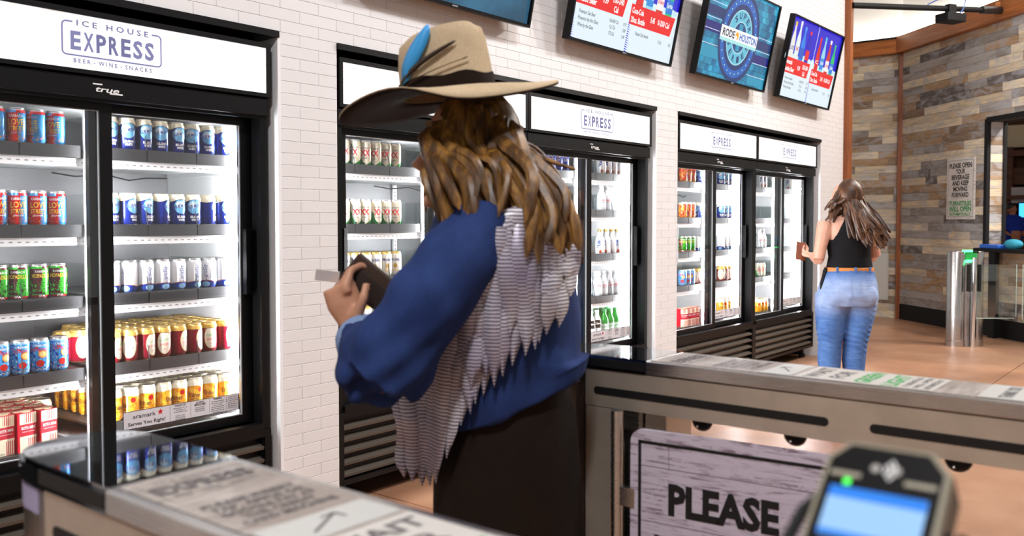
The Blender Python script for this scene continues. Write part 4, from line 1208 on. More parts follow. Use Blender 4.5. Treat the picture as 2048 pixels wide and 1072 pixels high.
for z in (gz-.075, gz-.19, gz-.30): p.rect(b0+tt, b1-tt, z, z+.0012, mat('seam_ink', srgb(120, 100, 116), .6), -.0)
p.rect(.086, .0872, gz-.075, c1-tt, mat('seam_ink', srgb(120, 100, 116), .6))
p.build('lettering', front(-.0065, .0005), gt)
bm = bmesh.new(); tube(bm, [(-.035, .0, .1), (-.035, .0, .9)], .014, 12); obj('hinge_post', bm, STEEL2, gt, True)
for z in (.25, .70): box('hinge', (-.035, .01, -.008, .008, z, z+.04), STEEL2, gt)

# ================================================================ payment terminal on the nearest turnstile
TC_ = Vector((.563, .170, 1.122))
pt = empty('payment_terminal', (TC_.x, TC_.y, 1.0015), 'black card payment terminal with a lit blue screen in the foreground', 'card terminal')
lean = R(48)
# local frame of the face: e1 = -y (right in view), e2 = up leaning to +x
e1 = Vector((0, -1, 0)); e2 = Vector((math.sin(lean), 0, math.cos(lean))); e3 = e1.cross(e2).normalized()
if e3.x > 0: e3 = -e3
org = TC_-Vector((TC_.x, TC_.y, 1.0015))
def tf_(x, y, z): return org+e1*(x*.94+.003)+e2*(y*.97)+e3*z
def fbox(name, x0, x1, y0, y1, z0, z1, m, par, bev=0.):
    bm = BM(tri_box, x0, x1, y0, y1, z0, z1, bev=bev)
    for v in bm.verts: v.co = tf_(*v.co)
    return obj(name, bm, m, par)
CASE = mat('terminal_case', (.035, .032, .026), .38); CASE2 = mat('terminal_edge', (.30, .27, .20), .35)
oct_ = [(-.028, .050), (.028, .050), (.0405, .036), (.0415, -.075), (.034, -.092), (-.034, -.092), (-.0415, -.075), (-.0405, .036)]
def fprism(name, pts, z0, z1, m, par, z1s=1.):
    bm = bmesh.new(); A = [bm.verts.new(tf_(x, y, z0)) for x, y in pts]; B = [bm.verts.new(tf_(x*z1s, y*z1s, z1)) for x, y in pts]
    bm.faces.new(A[::-1]); bm.faces.new(B)
    for k in range(len(pts)): bm.faces.new((A[k], A[(k+1) % len(pts)], B[(k+1) % len(pts)], B[k]))
    return obj(name, bm, m, par)
fprism('case', oct_, -.030, -.003, CASE, pt); fprism('front_edge', oct_, -.003, .002, CASE2, pt, .97)
inn = [(x*.90, y*.92) for x, y in oct_]
fprism('face_plate', inn, .0015, .003, BLACK, pt)
scr = fbox('screen', -.031, .031, -.024, .012, .003, .0036, glow('terminal_screen', srgb(150, 196, 246), .85), pt)
p = Print()
p.rect(-.031, .031, .004, .012, glow('terminal_bar', srgb(20, 130, 240), .8)); p.rect(-.031, .031, -.024, -.020, glow('terminal_bar', srgb(20, 130, 240), .8))
p.build('screen_bar', lambda x, y, l: tf_(x, y, .0038), scr)
p = Print(); W2 = mat('terminal_legend', (.32, .29, .22), .5)
for k, r0 in enumerate((.003, .006, .009)): p.ring(-.003, .030, r0, r0+.0014, WHITEINK, n=10, a0=R(-50), a1=R(50))
p.disc(-.006, .030, .003, mat('legend_grey', (.4, .38, .36), .5)); p.disc(.007, .030, .0035, mat('legend_grey', (.4, .38, .36), .5))
p.rect(-.034, -.014, .0205, .024, W2); p.rect(.014, .034, .0205, .024, W2)
p.build('contactless_mark', lambda x, y, l: tf_(x, y, .0034+l*.0002), pt)
fbox('indicator_lamp', -.0235, -.0195, .0145, .0185, .003, .0042, glow('green_led', (.08, .9, .1), 1.6), pt)
fbox('button', -.028, -.016, -.038, -.032, .003, .0045, mat('terminal_key', (.30, .27, .22), .5), pt)
for k in range(2): fbox('button', -.006+k*.018, .006+k*.018, -.038, -.032, .003, .0045, mat('terminal_key', (.30, .27, .22), .5), pt)
for r in range(4):
    for c in range(3): fbox('key', -.028+c*.020, -.012+c*.020, -.050-r*.010, -.043-r*.010, .003, .005, mat('terminal_key2', (.12, .11, .1), .5), pt)
bm = bmesh.new()
tube(bm, [tf_(-.043, .022, -.022), tf_(-.053, .002, -.018), tf_(-.056, -.03, -.014), tf_(-.05, -.06, -.012), tf_(-.042, -.075, -.012)], .004, 8)
obj('bumper_rail', bm, BLACKM, pt, True)
bm = bmesh.new(); tube(bm, [tf_(.046, .012, -.03), tf_(.049, -.08, -.03)], .004, 8); obj('bumper_rail', bm, BLACKM, pt, True)
bm = bmesh.new(); tube(bm, [(-.01, 0, 0), (.01, 0, .05), tf_(0, -.01, -.03)], [.03, .024, .02], 14); obj('stand', bm, BLACKM, pt, True)
bm = bmesh.new(); lathe(bm, [(.05, 0), (.05, .006), (.03, .01)], 24, (-.0, 0)); obj('base_plate', bm, BLACKM, pt)

# ================================================================ far turnstile by the plank wall
ft = empty('far_turnstile', (10.26, 2.16, 0), 'round steel turnstile post glowing green near the wall sign', 'turnstile', rz=R(-51.2))
bm = bmesh.new(); lathe(bm, [(.095, 0), (.095, .06), (.09, .062), (.09, .985), (.086, .992)], 28, (-.10, 0)); obj('column', bm, m_steel('brushed_steel_far', (.62, .60, .58), .25, (120, 120, 2)), ft, True)
bm = bmesh.new(); lathe(bm, [(.095, 0), (.095, .06), (.09, .062), (.09, .985), (.086, .992)], 28, (.10, .02)); obj('column', bm, m_steel('brushed_steel_far', (.62, .60, .58), .25, (120, 120, 2)), ft, True)
box('core', (-.10, .10, -.06, .06, 0, .97), m_steel('brushed_steel_far', (.62, .60, .58), .25, (120, 120, 2)), ft)
box('top_glass', (-.10, .10, -.07, .07, .97, .995), BLACK, ft, bev=.006)
box('status_light', (-.05, .03, -.078, -.02, .985, 1.006), glow('status_green', (.05, 1, .2), 5), ft)
box('status_light', (-.04, .08, -.078, -.066, .88, .905), glow('status_green', (.05, 1, .2), 5), ft)
box('light_tray', (-.04, .08, -.07, -.062, .89, .99), mat('green_tray', (.02, .3, .06), .3), ft)
bm = bmesh.new(); lathe(bm, [(.028, 0), (.028, .93)], 16, (.035, -.105)); obj('hinge_tube', bm, CHROME, ft, True)
for x in (-.03, .085): box('hinge_clip', (x-.01, x+.012, -.13, -.10, .58, .86), BLACKM, ft)
def wing(name, x, y, label_par):
    w_ = box(name, (x, x+.42, y, y+.012, .30, .86), CLEARG, ft, bev=.004)
    bm = bmesh.new()
    e = [(x, y+.006, .30), (x+.40, y+.006, .30), (x+.42, y+.006, .32), (x+.42, y+.006, .86)]
    tube(bm, [(x, y+.006, .30), (x+.40, y+.006, .30)], .0045, 6); tube(bm, [(x+.42, y+.006, .32), (x+.42, y+.006, .86)], .0045, 6)
    obj('edge', bm, mat('glass_edge', (.45, .55, .50), .3), w_)
wing('glass_wing', .06, -.10, ft)
gw = empty('glass_gate', (10.26, 2.16, 0), 'clear glass gate wing at the right edge under the counter', 'gate', rz=R(-51.2))
w_ = box('glass_wing', (.50, .95, -.18, -.168, .28, .86), CLEARG, gw, bev=.004)
bm = bmesh.new(); tube(bm, [(.50, -.174, .86), (.50, -.174, .30), (.52, -.174, .28), (.95, -.174, .26)], .0045, 6); obj('edge', bm, mat('glass_edge', (.45, .55, .50), .3), w_)
bp = tag(box('counter_post', (-.05, .05, -.03, .03, 0, .96), BLACKM, loc=CA+xb*2.02+Vector((-.07, .07, 0)), rot=(0, 0, rotB)), 'black post under the serving counter behind the glass gate', 'post')
# things on the hatch counter
tr = tag(box('blue_tray', (1.80, 2.12, -.13, .05, OB[2], OB[2]+.045), mat('blue_plastic', (.02, .12, .55), .35), loc=CA, rot=(0, 0, rotB), bev=.012), 'flat blue tray on the hatch counter', 'tray')
bm = bmesh.new(); ball(bm, (2.25, -.04, OB[2]+.055), .075, 10, (1.6, 1, .75)); tc = tag(obj('folded_cloth', bm, mat('teal_cloth', (.03, .32, .45), .8), None, True, CA, (0, 0, rotB)), 'teal folded cloth on the hatch counter beside the tray', 'cloth')
# ================================================================ people
def flesh(bm, name, voxel=.006, smooth=6, wob=None):
    bmesh.ops.recalc_face_normals(bm, faces=bm.faces[:])
    me = bpy.data.meshes.new('tmp'); bm.to_mesh(me); bm.free()
    o = bpy.data.objects.new('tmp', me); col.objects.link(o)
    r = o.modifiers.new('r', 'REMESH'); r.mode = 'VOXEL'; r.voxel_size = voxel
    s = o.modifiers.new('s', 'SMOOTH'); s.iterations = smooth; s.factor = .5
    dg = bpy.context.evaluated_depsgraph_get(); dg.update()
    out = bpy.data.meshes.new_from_object(o.evaluated_get(dg)); out.name = name
    bpy.data.objects.remove(o); bpy.data.meshes.remove(me)
    out.materials.clear()
    if wob:
        nn = [v.normal.copy() for v in out.vertices]
        for v, n in zip(out.vertices, nn): v.co += n*wob(v.co)
    for p_ in out.polygons: p_.use_smooth = True
    return out
def keep(me, name, cond, inflate):
    """copy of the faces of me that fulfil cond(center), pushed out along the normals"""
    bm = bmesh.new(); bm.from_mesh(me)
    bmesh.ops.delete(bm, geom=[f for f in bm.faces if not cond(f.calc_center_median(), f.normal)], context='FACES')
    for v in bm.verts: v.co += v.normal*inflate
    out = bpy.data.meshes.new(name); bm.to_mesh(out); bm.free()
    for p_ in out.polygons: p_.use_smooth = True
    return out
def hand(bm, wrist, d, n, side, L=.175, curl=.8, r=.0085):
    """palm and five fingers; d = direction of the hand, n = palm normal (fingers close towards it), side = direction of the thumb"""
    wrist, d, n = Vector(wrist), Vector(d).normalized(), Vector(n).normalized()
    n = (n-d*n.dot(d)).normalized(); s = Vector(side); s = (s-d*s.dot(d)-n*s.dot(n)).normalized()
    pl = L*.5
    tube(bm, [wrist-d*.02, wrist+d*.015, wrist+d*pl*.6, wrist+d*pl], [.026, .027, .038, .036], 12, (1, .55) if True else None)
    for k, (off, ln) in enumerate(((.027, .92), (.009, 1.0), (-.009, .95), (-.026, .78))):
        p = wrist+d*pl*.92+s*off; pts = [p-d*.015, p]; a = .25+.08*k
        for q, seg in enumerate((.042, .028, .022)):
            a += curl*(.9 if q else .6)
            p = p+(d*math.cos(a)+n*math.sin(a))*seg*ln; pts.append(p)
        tube(bm, pts, [r*1.1, r*1.1, r, r*.95, r*.8], 8)
    p = wrist+d*pl*.25+s*.03; q = p+(d*.7+s*.6+n*.35).normalized()*.042; w_ = q+(d*.8+n*.55).normalized()*.032
    tube(bm, [p-s*.012, p, q, w_], [r*1.5, r*1.4, r*1.15, r*.9], 8)
def face(bm, c, rx, ry, rz, fwd):
    """simple head with jaw, nose, lips, ears; fwd = direction the face looks"""
    f = Vector(fwd).normalized(); u = Vector((0, 0, 1)); s = f.cross(u).normalized(); c = Vector(c)
    def at(a, b, h): return c+f*a+s*b+u*h
    def bl(p, r, sc): 
        m = Matrix((( *(f*sc[0]), ), ( *(s*sc[1]), ), ( *(u*sc[2]), ))).transposed().to_4x4()
        bmesh.ops.create_uvsphere(bm, u_segments=20, v_segments=12, radius=r, matrix=Matrix.Translation(p) @ m)
    bl(at(0, 0, .012), 1, (rx, ry, rz*.93)); bl(at(rx*.25, 0, -rz*.48), 1, (rx*.68, ry*.72, rz*.52))
    tube(bm, [at(rx*.9, 0, .01), at(rx*1.16, 0, -rz*.22), at(rx*.95, 0, -rz*.28)], [.008, .014, .012], 8)
    bl(at(rx*.90, 0, -rz*.50), 1, (.012, .024, .007)); bl(at(rx*.89, 0, -rz*.60), 1, (.012, .021, .008))
    bl(at(rx*.86, 0, -rz*.86), 1, (.016, .022, .016))
    for k in (-1, 1):
        bl(at(-.005, k*ry*.99, -rz*.1), 1, (.018, .010, .030))
        bl(at(rx*.86, k*.033, rz*.16), 1, (.014, .022, .008))
def eyes(parent, c, rx, rz, fwd):
    f = Vector(fwd).normalized(); u = Vector((0, 0, 1)); s = f.cross(u).normalized(); c = Vector(c)
    for k in (-1, 1):
        bm = bmesh.new(); ball(bm, c+f*rx*.86+s*k*.032+u*rz*.02, .012, 8); obj('eye', bm, mat('eye_white', (.6, .58, .55), .2), parent, True)
        bm = bmesh.new(); ball(bm, c+f*(rx*.86+.0075)+s*k*.032+u*rz*.02, .006, 6); obj('iris', bm, mat('eye_dark', (.03, .02, .015), .2), parent, True)
def m_skin(name, c):
    m, nt, b = newmat(name); v = coords(nt, (1, 1, 1)); n = noise(nt, v, 14, 4)
    nt.links.new(ramp(nt, n, [(.3, tuple(x*.85 for x in c)), (.7, c)]), b.inputs['Base Color'])
    b.inputs['Roughness'].default_value = .5; b.inputs['Subsurface Weight'].default_value = .08
    b.inputs['Subsurface Radius'].default_value = (.02, .008, .004)
    return m
def m_cloth(name, c0, c1, scale=300, rough=.85, big=6):
    m, nt, b = newmat(name); v = coords(nt, (1, 1, 1)); n = noise(nt, v, scale, 2); n2 = noise(nt, v, big, 4)
    c = mix(nt, .6, ramp(nt, n, [(.3, c0), (.7, c1)]), ramp(nt, n2, [(.3, c0), (.7, c1)]))
    nt.links.new(c, b.inputs['Base Color']); b.inputs['Roughness'].default_value = rough; b.inputs['Specular IOR Level'].default_value = .2
    bump(nt, b, n, .25, .001)
    return m
def m_hair(name, stops):
    m, nt, b = newmat(name); v = coords(nt, (40, 40, 5)); n = noise(nt, v, 1.0, 4, .6, .4)
    nt.links.new(ramp(nt, n, stops), b.inputs['Base Color']); b.inputs['Roughness'].default_value = .42
    b.inputs['Anisotropic'].default_value = .4
    return m
def lock(bm, pts, r0, n=6, flat=(1, .55), tip=.12):
    k = len(pts); rad = [r0*(.75+.35*math.sin(math.pi*min(1, (i+.5)/(k*.75)))) if i < k-1 else r0*tip for i in range(k)]
    tube(bm, pts, rad, n, flat)
def spl(pts, m=4):
    """Catmull-Rom resampling"""
    P = [Vector(p) for p in pts]; P = [P[0]*2-P[1]]+P+[P[-1]*2-P[-2]]; out = []
    for i in range(1, len(P)-2):
        for k in range(m):
            t = k/m; a, b_, c, d = P[i-1:i+3]
            out.append(.5*((2*b_)+(c-a)*t+(2*a-5*b_+4*c-d)*t*t+(3*b_-a-3*c+d)*t**3))
    out.append(P[-2]); return out
RV = Vector((HY, -HX, 0)); HV = Vector((HX, HY, 0)); ROT = math.atan2(-HX, HY)

# ---------------------------------------------------------------- person in the hat, walking to the left in front of the coolers
SC = 1.88/FPX
def P(u, v, y=0.):
    k = (1.88+y)/1.88
    return Vector((((u-1024)*k+39)*SC, y, 1.30-(v-444)*SC*k))
O1 = HV*1.88+RV*(-39*SC)
pn = empty('person', (O1.x, O1.y, 0), 'person in a tan brimmed hat, blue denim jacket and fringed shawl, walking left', 'person', rz=ROT)
SKIN1 = m_skin('warm_skin', srgb(206, 150, 120))
bm = bmesh.new()
hc = Vector((-.052, 0, 1.452))
face(bm, hc, .093, .076, .115, (-1, -.25, -.12))
tube(bm, [(-.035, 0, 1.40), (-.005, 0, 1.33), (.01, 0, 1.27)], [.052, .055, .07], 14)
loft(bm, [(.01, 0, 1.345, .05, .07), (.012, 0, 1.31, .085, .15), (.02, 0, 1.25, .105, .175), (.025, 0, 1.12, .11, .165), (.03, 0, 1.0, .10, .12), (.03, 0, .90, .11, .115), (.03, 0, .78, .11, .115)])
wr = P(708, 662, -.06)
sh, el = Vector((-.02, -.165, 1.285)), P(768, 748, -.21)
tube(bm, spl([sh, (sh+el)/2+Vector((0, -.02, 0)), el]), [.058, .056, .054, .052, .05, .049, .048, .047, .046], 12)
tube(bm, [el, (el+wr)/2, wr], [.046, .038, .027], 12)
hd = (P(672, 560, -.05)-wr)
hand(bm, wr, hd, (.75, .5, -.15), (-.3, -.8, .2), L=.195, curl=.8, r=.0095)
sh2, el2, wr2 = Vector((.03, .165, 1.285)), Vector((.09, .235, 1.02)), Vector((-.02, .22, .80))
tube(bm, [sh2, el2, wr2], [.056, .045, .027], 12); hand(bm, wr2, wr2-el2, (-.3, -1, 0), (-1, 0, 0))
for y, kx, ax_, az in ((-.055, .0, .02, .09), (.055, .07, .12, .10)):
    tube(bm, spl([(.03, y, .82), (kx, y, .47), (ax_, y, az)]), [.07, .07, .068, .065, .06, .055, .05, .044, .038], 14)
    tube(bm, [(ax_+.03, y, .05), (ax_-.05, y, .045), (ax_-.15, y, .035)], [.038, .042, .030], 10)
link('body', flesh(bm, 'body', .005, 5), SKIN1, pn)
eyes(pn, hc, .093, .115, (-1, -.25, -.12))
DENIM = m_cloth('blue_chambray', srgb(24, 38, 82), srgb(46, 68, 122), 500, .85, 9)
bm = bmesh.new()
JR = [(.0, 0, 1.385, .065, .075), (-.005, 0, 1.36, .085, .11), (.005, 0, 1.33, .125, .165), (.012, 0, 1.26, .148, .185), (.018, 0, 1.15, .158, .175), (.024, 0, 1.04, .166, .16), (.030, 0, .96, .172, .155), (.030, 0, .915, .165, .15)]
loft(bm, JR, 32)
tube(bm, spl([Vector((-.0, -.14, 1.30)), (sh+el)/2+Vector((-.005, -.03, 0)), el+Vector((-.005, -.01, -.01))]), [.07, .076, .078, .078, .077, .077, .078, .08, .078], 16)
cf = el.lerp(wr, .80)
tube(bm, [el, el.lerp(wr, .4), cf], [.079, .074, .05], 16)
tube(bm, [(.03, .15, 1.29), el2, el2.lerp(wr2, .8)], [.075, .07, .055], 14)
tube(bm, [el, el+Vector((.0, .0, -.03))], [.06, .03], 12)
def jw(c):
    d_ = (c-el).length; fold = .006*math.exp(-(d_/.13)**2)*math.sin(c.x*70-c.z*95+c.y*40) if c.y < -.08 else 0
    w_ = .0022*math.sin(c.z*48+c.x*30)+.0035*math.sin(c.z*19-c.x*45+c.y*22)+.0015*math.sin(c.x*90+c.z*20)
    return w_+fold
jm = flesh(bm, 'jacket', .006, 9, jw)
for v in jm.vertices:
    if v.co.z < 1.02 and v.co.x > -.15 and v.co.y > -.19: v.co.z += max(-.04, min(.08, (v.co.x-.03)*.42))*min(1, (1.02-v.co.z)/.07)*max(0, min(1, (v.co.x+.15)/.06))
jk = link('jacket', jm, DENIM, pn)
bm = bmesh.new(); tube(bm, [cf+(wr-cf).normalized()*-.03, cf+(wr-cf).normalized()*.006], [.056, .05], 18); obj('cuff', bm, m_cloth('cuff_denim', srgb(110, 136, 178), srgb(140, 164, 200)), jk, True)
bm = bmesh.new(); wd_ = (wr-cf).normalized(); tube(bm, [wr-wd_*.012, wr-wd_*.002], [.031, .031], 20); obj('bracelet', bm, GOLD, pn, True)
bm = bmesh.new(); tube(bm, [wr-wd_*.026, wr-wd_*.018], [.033, .033], 20); obj('bracelet', bm, mat('dark_beads', (.03, .03, .03), .4), pn, True)
# skirt
BROWN = m_cloth('dark_brown_suede', srgb(16, 10, 6), srgb(36, 23, 13), 200, .8, 5)
bm = bmesh.new(); rr_ = []
for z, cx, ax_, ay in ((.99, .03, .12, .12), (.90, .03, .145, .135), (.75, .03, .155, .14), (.55, .03, .158, .14), (.35, .03, .16, .145), (.16, .03, .165, .15)):
    row_ = []
    for k in range(64):
        a = 2*math.pi*k/64; f_ = 1+(.99-z)*.06*math.sin(a*9+z*3)
        row_.append(bm.verts.new((cx+ax_*f_*math.cos(a), ay*f_*math.sin(a), z)))
    rr_.append(row_)
for a, b_ in zip(rr_, rr_[1:]):
    for k in range(64): bm.faces.new((a[k], b_[k], b_[(k+1) % 64], a[(k+1) % 64]))
bm.faces.new(rr_[0])
obj('skirt', bm, BROWN, pn, True)
for y, ax_, az in ((-.055, .02, .0), (.055, .12, .0)):
    bm = bmesh.new(); tube(bm, [(ax_+.0, y, .30+az), (ax_, y, .1+az)], [.055, .05], 14); tube(bm, [(ax_+.05, y, .05+az), (ax_-.05, y, .05+az), (ax_-.14, y, .04+az), (ax_-.19, y, .035+az)], [.045, .05, .042, .02], 12, (1, .8))
    obj('boot', bm, mat('boot_leather', (.03, .018, .01), .4), pn, True)
# fringed shawl: a shoulder wrap and hanging pointed strips
def m_shawl():
    m, nt, b = newmat('sequin_shawl'); v = coords(nt, (1, 1, 1))
    sp = N(nt, 'ShaderNodeSeparateXYZ'); nt.links.new(v, sp.inputs[0])
    n = noise(nt, v, 30, 3); oi = N(nt, 'ShaderNodeObjectInfo'); ph = math_(nt, 'ADD', math_(nt, 'ADD', math_(nt, 'MULTIPLY', sp.outputs[2], 900), math_(nt, 'MULTIPLY', n, 5)), math_(nt, 'MULTIPLY', oi.outputs['Random'], 20))
    s_ = math_(nt, 'MULTIPLY_ADD', math_(nt, 'SINE', ph), .5); nt.nodes[-1].inputs[2].default_value = .5
    n2 = noise(nt, v, 5, 3)
    lt = ramp(nt, n2, [(.35, srgb(170, 162, 190)), (.65, srgb(232, 228, 230))])
    c = mix(nt, ramp(nt, s_, [(.22, (0,)*3), (.6, (1,)*3)]), srgb(96, 86, 104), lt)
    nt.links.new(c, b.inputs['Base Color']); b.inputs['Roughness'].default_value = .45; b.inputs['Metallic'].default_value = .15
    return m
SHAWL = m_shawl()
sw = empty('shawl', (0, 0, 0)); sw.parent = pn
def jfront(x, z):
    zz = max(.93, min(1.33, z)); a = b_ = None
    for q0, q1 in zip(JR, JR[1:]):
        if q1[2] <= zz <= q0[2]:
            t = (q0[2]-zz)/(q0[2]-q1[2]); cx, ax_, ay = (q0[i]+(q1[i]-q0[i])*t for i in (0, 3, 4))
            w_ = max(-.97, min(.97, (x-cx)/ax_)); return -ay*math.sqrt(1-w_*w_)
    return -.2
def strip(u, vt, vb, wpx, k):
    bm = bmesh.new(); n = 12; rows = []
    for i in range(n+1):
        t = i/n; v = vt+(vb-vt)*t; wv = math.sin(t*7+k*1.7)*4+math.sin(t*3+k)*5
        half = wpx/2*(1 if t < .80 else max(.02, (1-t)/.20))
        row_ = []
        for sgn in (-1, -.33, .33, 1):
            u_ = u+wv+sgn*half
            x = (u_-985)*SC*.92; z = 1.30-(v-444)*SC*.92
            y = jfront(x, z)-.016-.008*(1-sgn*sgn)-.007*((k*7) % 3)-.006*math.sin(t*9+k)
            kk = (1.88+y)/1.88
            x = ((u_-1024)*kk+39)*SC; z = 1.30-(v-444)*SC*kk
            row_.append((bm.verts.new((x, y, z)), bm.verts.new((x, y+.004, z))))
        rows.append(row_)
    for a, b_ in zip(rows, rows[1:]):
        for j in range(3):
            bm.faces.new((a[j][0], a[j+1][0], b_[j+1][0], b_[j][0])); bm.faces.new((a[j][1], b_[j][1], b_[j+1][1], a[j+1][1]))
        for j in (0, 3): bm.faces.new((a[j][0], b_[j][0], b_[j][1], a[j][1]))
    obj('fringe_strip', bm, SHAWL, sw, True)
TOPL = [(1150, 500), (1120, 466), (1080, 444), (1040, 440), (1000, 452), (960, 482), (930, 520), (900, 600), (870, 670), (840, 740), (800, 820), (780, 850)]
BOTL = [(1150, 600), (1120, 640), (1080, 680), (1040, 715), (1000, 770), (960, 815), (930, 850), (910, 880), (900, 940), (870, 962), (840, 968), (800, 955), (780, 930)]
def lin(tab, u):
    tab = sorted(tab)
    for (a, va), (b_, vb) in zip(tab, tab[1:]):
        if a <= u <= b_: return va+(vb-va)*(u-a)/(b_-a)
    return tab[0][1] if u < tab[0][0] else tab[-1][1]
for k in range(19):
    u = 1138-k*18.6
    strip(u, lin(TOPL, u)-6, lin(BOTL, u)+((k*37) % 40)-22, 34, k)
for k in range(9):                               # shorter outer layer
    u = 1128-k*27
    strip(u, lin(TOPL, u)-10, lin(BOTL, u)-70+((k*23) % 30), 40, k+31)
bm = bmesh.new(); pts = []
for u, v in [(930, 545), (950, 500), (985, 462), (1035, 438), (1085, 442)]:
    x = (u-985)*SC*.92; y = jfront(x, 1.28)-.012; kk = (1.88+y)/1.88; pts.append(((((u-1024)*kk+39)*SC), y, 1.30-(v-444)*SC*kk))
pts += [(.15, .02, 1.29), (.10, .12, 1.31), (.0, .15, 1.33)]
tube(bm, spl(pts), .024, 10, (1, .6)); obj('shoulder_fold', bm, SHAWL, sw, True)
# hair
HAIR1 = m_hair('honey_blonde_hair', [(.25, srgb(34, 20, 8)), (.45, srgb(84, 54, 20)), (.65, srgb(148, 104, 44)), (.82, srgb(206, 158, 84))])
bm = bmesh.new(); rh = random.Random(21)
ball(bm, hc+Vector((.018, 0, .018)), 1, 14, (.098, .088, .112))
for i in range(150):
    a = rh.uniform(-1.0, 1.0)                    # -1: face side, 1: back of the head
    yy = -rh.uniform(.02, .10) if i % 4 else rh.uniform(0, .09)
    st = hc+Vector((.02+a*.085, yy*.8, .085-abs(a)*.045))
    e_u = 1010+a*108+rh.uniform(-48, 48); e_v = 458+rh.uniform(-45, 62)+a*16
    en = P(e_u, e_v, yy*1.7-.05)
    m1 = hc+Vector((.02+a*.098+rh.uniform(-.01, .01), yy*1.05-.01, .0+rh.uniform(-.02, .02)))
    m2 = st.lerp(en, .62)+Vector((.03*math.sin(i*1.3)+.01, -.02, .02*math.cos(i*2.1)))
    lock(bm, spl([st, m1, m2, en+Vector((rh.uniform(-.01, .02), 0, rh.uniform(-.01, .01)))], 4), rh.uniform(.009, .015))
for i in range(26):                              # strands blown across the cheek and shoulder
    st = hc+Vector((-.045+rh.uniform(-.03, .02), -.07+rh.uniform(-.01, .01), .05)); en = P(rh.uniform(880, 960), rh.uniform(395, 450), -.11)
    lock(bm, spl([st, hc+Vector((-.055+rh.uniform(-.02, .02), -.085, -.04)), en.lerp(st, .3)+Vector((.02, -.01, 0)), en], 4), rh.uniform(.007, .012))
for i in range(16):
    st = hc+Vector((.09, -.03+rh.uniform(-.04, .05), .02)); en = P(rh.uniform(1090, 1160), rh.uniform(330, 470), rh.uniform(-.08, .05))
    lock(bm, spl([st, st.lerp(en, .5)+Vector((.0, 0, .025*math.sin(i))), en], 5), rh.uniform(.006, .010))
obj('hair', bm, HAIR1, pn, True)
# hat
FELT = m_cloth('tan_felt', srgb(168, 146, 118), srgb(206, 184, 152), 260, .9, 7); SHADE_BAND = mat('dark_brown_shade_and_band', srgb(30, 18, 12), .85, spec=.15)  # dark brown for the painted shade under the brim and the real band
ht = empty('hat', (-.092, 0, 1.566), rz=0); ht.parent = pn; ht.rotation_euler = (0, R(-8), 0); ht.scale = (1, 1, .86)
bm = bmesh.new(); n = 40; rows = []
for rr0, z in ((1.0, 0), (1.0, .03), (.985, .07), (.95, .11), (.90, .135), (.80, .150), (.62, .146), (.35, .128), (.05, .120)):
    row_ = []
    for k in range(n):
        a = 2*math.pi*k/n; x, y = .098*rr0*math.cos(a), .088*rr0*math.sin(a)
        zz = z-(.018 if rr0 < .9 else 0)*math.exp(-(y/.03)**2)+(.012*math.cos(a) if z > .1 else 0)
        pinch = 1-.16*(z/.15)**2*max(0, -math.cos(a))
        row_.append(bm.verts.new((x, y*pinch, zz)))
    rows.append(row_)
for a, b_ in zip(rows, rows[1:]):
    for k in range(n): bm.faces.new((a[k], a[(k+1) % n], b_[(k+1) % n], b_[k]))
bm.faces.new(rows[-1]); obj('crown', bm, FELT, ht, True)
def brim(z_off, name, m, flip):
    bm = bmesh.new(); rows = []; n = 56
    for t in (0, .2, .4, .6, .8, 1):
        row_ = []
        for k in range(n):
            a = 2*math.pi*k/n; ca, sa = math.cos(a), math.sin(a)
            rx_, ry_ = .096+t*.135, .086+t*.105
            fr = .5-.5*math.tanh((ca+.15)*3.5)
            z = -.052*t*t*max(0, -sa)*(1-fr)+.016*t*t*max(0, -sa)*fr-.03*t*max(0, -ca)**2+(.012-.03*fr)*t*t*max(0, sa)-.004*t*max(0, ca)
            row_.append(bm.verts.new((rx_*ca, ry_*sa, z+z_off)))
        rows.append(row_)
    for a, b_ in zip(rows, rows[1:]):
        for k in range(n): bm.faces.new((a[k], a[(k+1) % n], b_[(k+1) % n], b_[k]))
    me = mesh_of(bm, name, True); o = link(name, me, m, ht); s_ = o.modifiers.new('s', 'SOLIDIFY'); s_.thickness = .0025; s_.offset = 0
brim(.001, 'brim', FELT, 0); brim(-.0035, 'brim_shade', SHADE_BAND, 1)  # lower layer: shade under the felt brim, painted in as dark brown
bm = bmesh.new(); rows = []
for z in (.002, .034):
    rows.append([bm.verts.new((.1005*math.cos(2*math.pi*k/40), .0905*math.sin(2*math.pi*k/40), z+(.004*math.sin(k) if z > .01 else 0))) for k in range(40)])
for k in range(40): bm.faces.new((rows[0][k], rows[0][(k+1) % 40], rows[1][(k+1) % 40], rows[1][k]))
obj('hat_band', bm, SHADE_BAND, ht, True)
def feather(name, a0, z0, a1, z1, w_, m):
    bm = bmesh.new(); rows = []
    for i in range(9):
        t = i/8; a = a0+(a1-a0)*t; z = z0+(z1-z0)*t; k_ = 1.05-.10*max(0, z-.08)/.07+.02*math.sin(t*3); h_ = w_*math.sin(math.pi*(.08+.90*t))**.6
        row_ = []
        for s_ in (-1, 0, 1):
            aa = a+s_*h_*2.2; row_.append(bm.verts.new((.098*k_*math.cos(aa), .089*k_*math.sin(aa)-.004*(1-abs(s_)), z+s_*h_*.05)))
        rows.append(row_)
    for p_, q_ in zip(rows, rows[1:]):
        for j in range(2): bm.faces.new((p_[j], p_[j+1], q_[j+1], q_[j]))
    o = link(name, mesh_of(bm, name, True), m, ht); s_ = o.modifiers.new('s', 'SOLIDIFY'); s_.thickness = .0015
feather('ribbon', R(218), .03, R(258), .150, .12, mat('sky_blue_ribbon', srgb(50, 150, 214), .5))
feather('feather', R(210), .03, R(288), .105, .085, mat('dark_feather', srgb(52, 38, 28), .7))
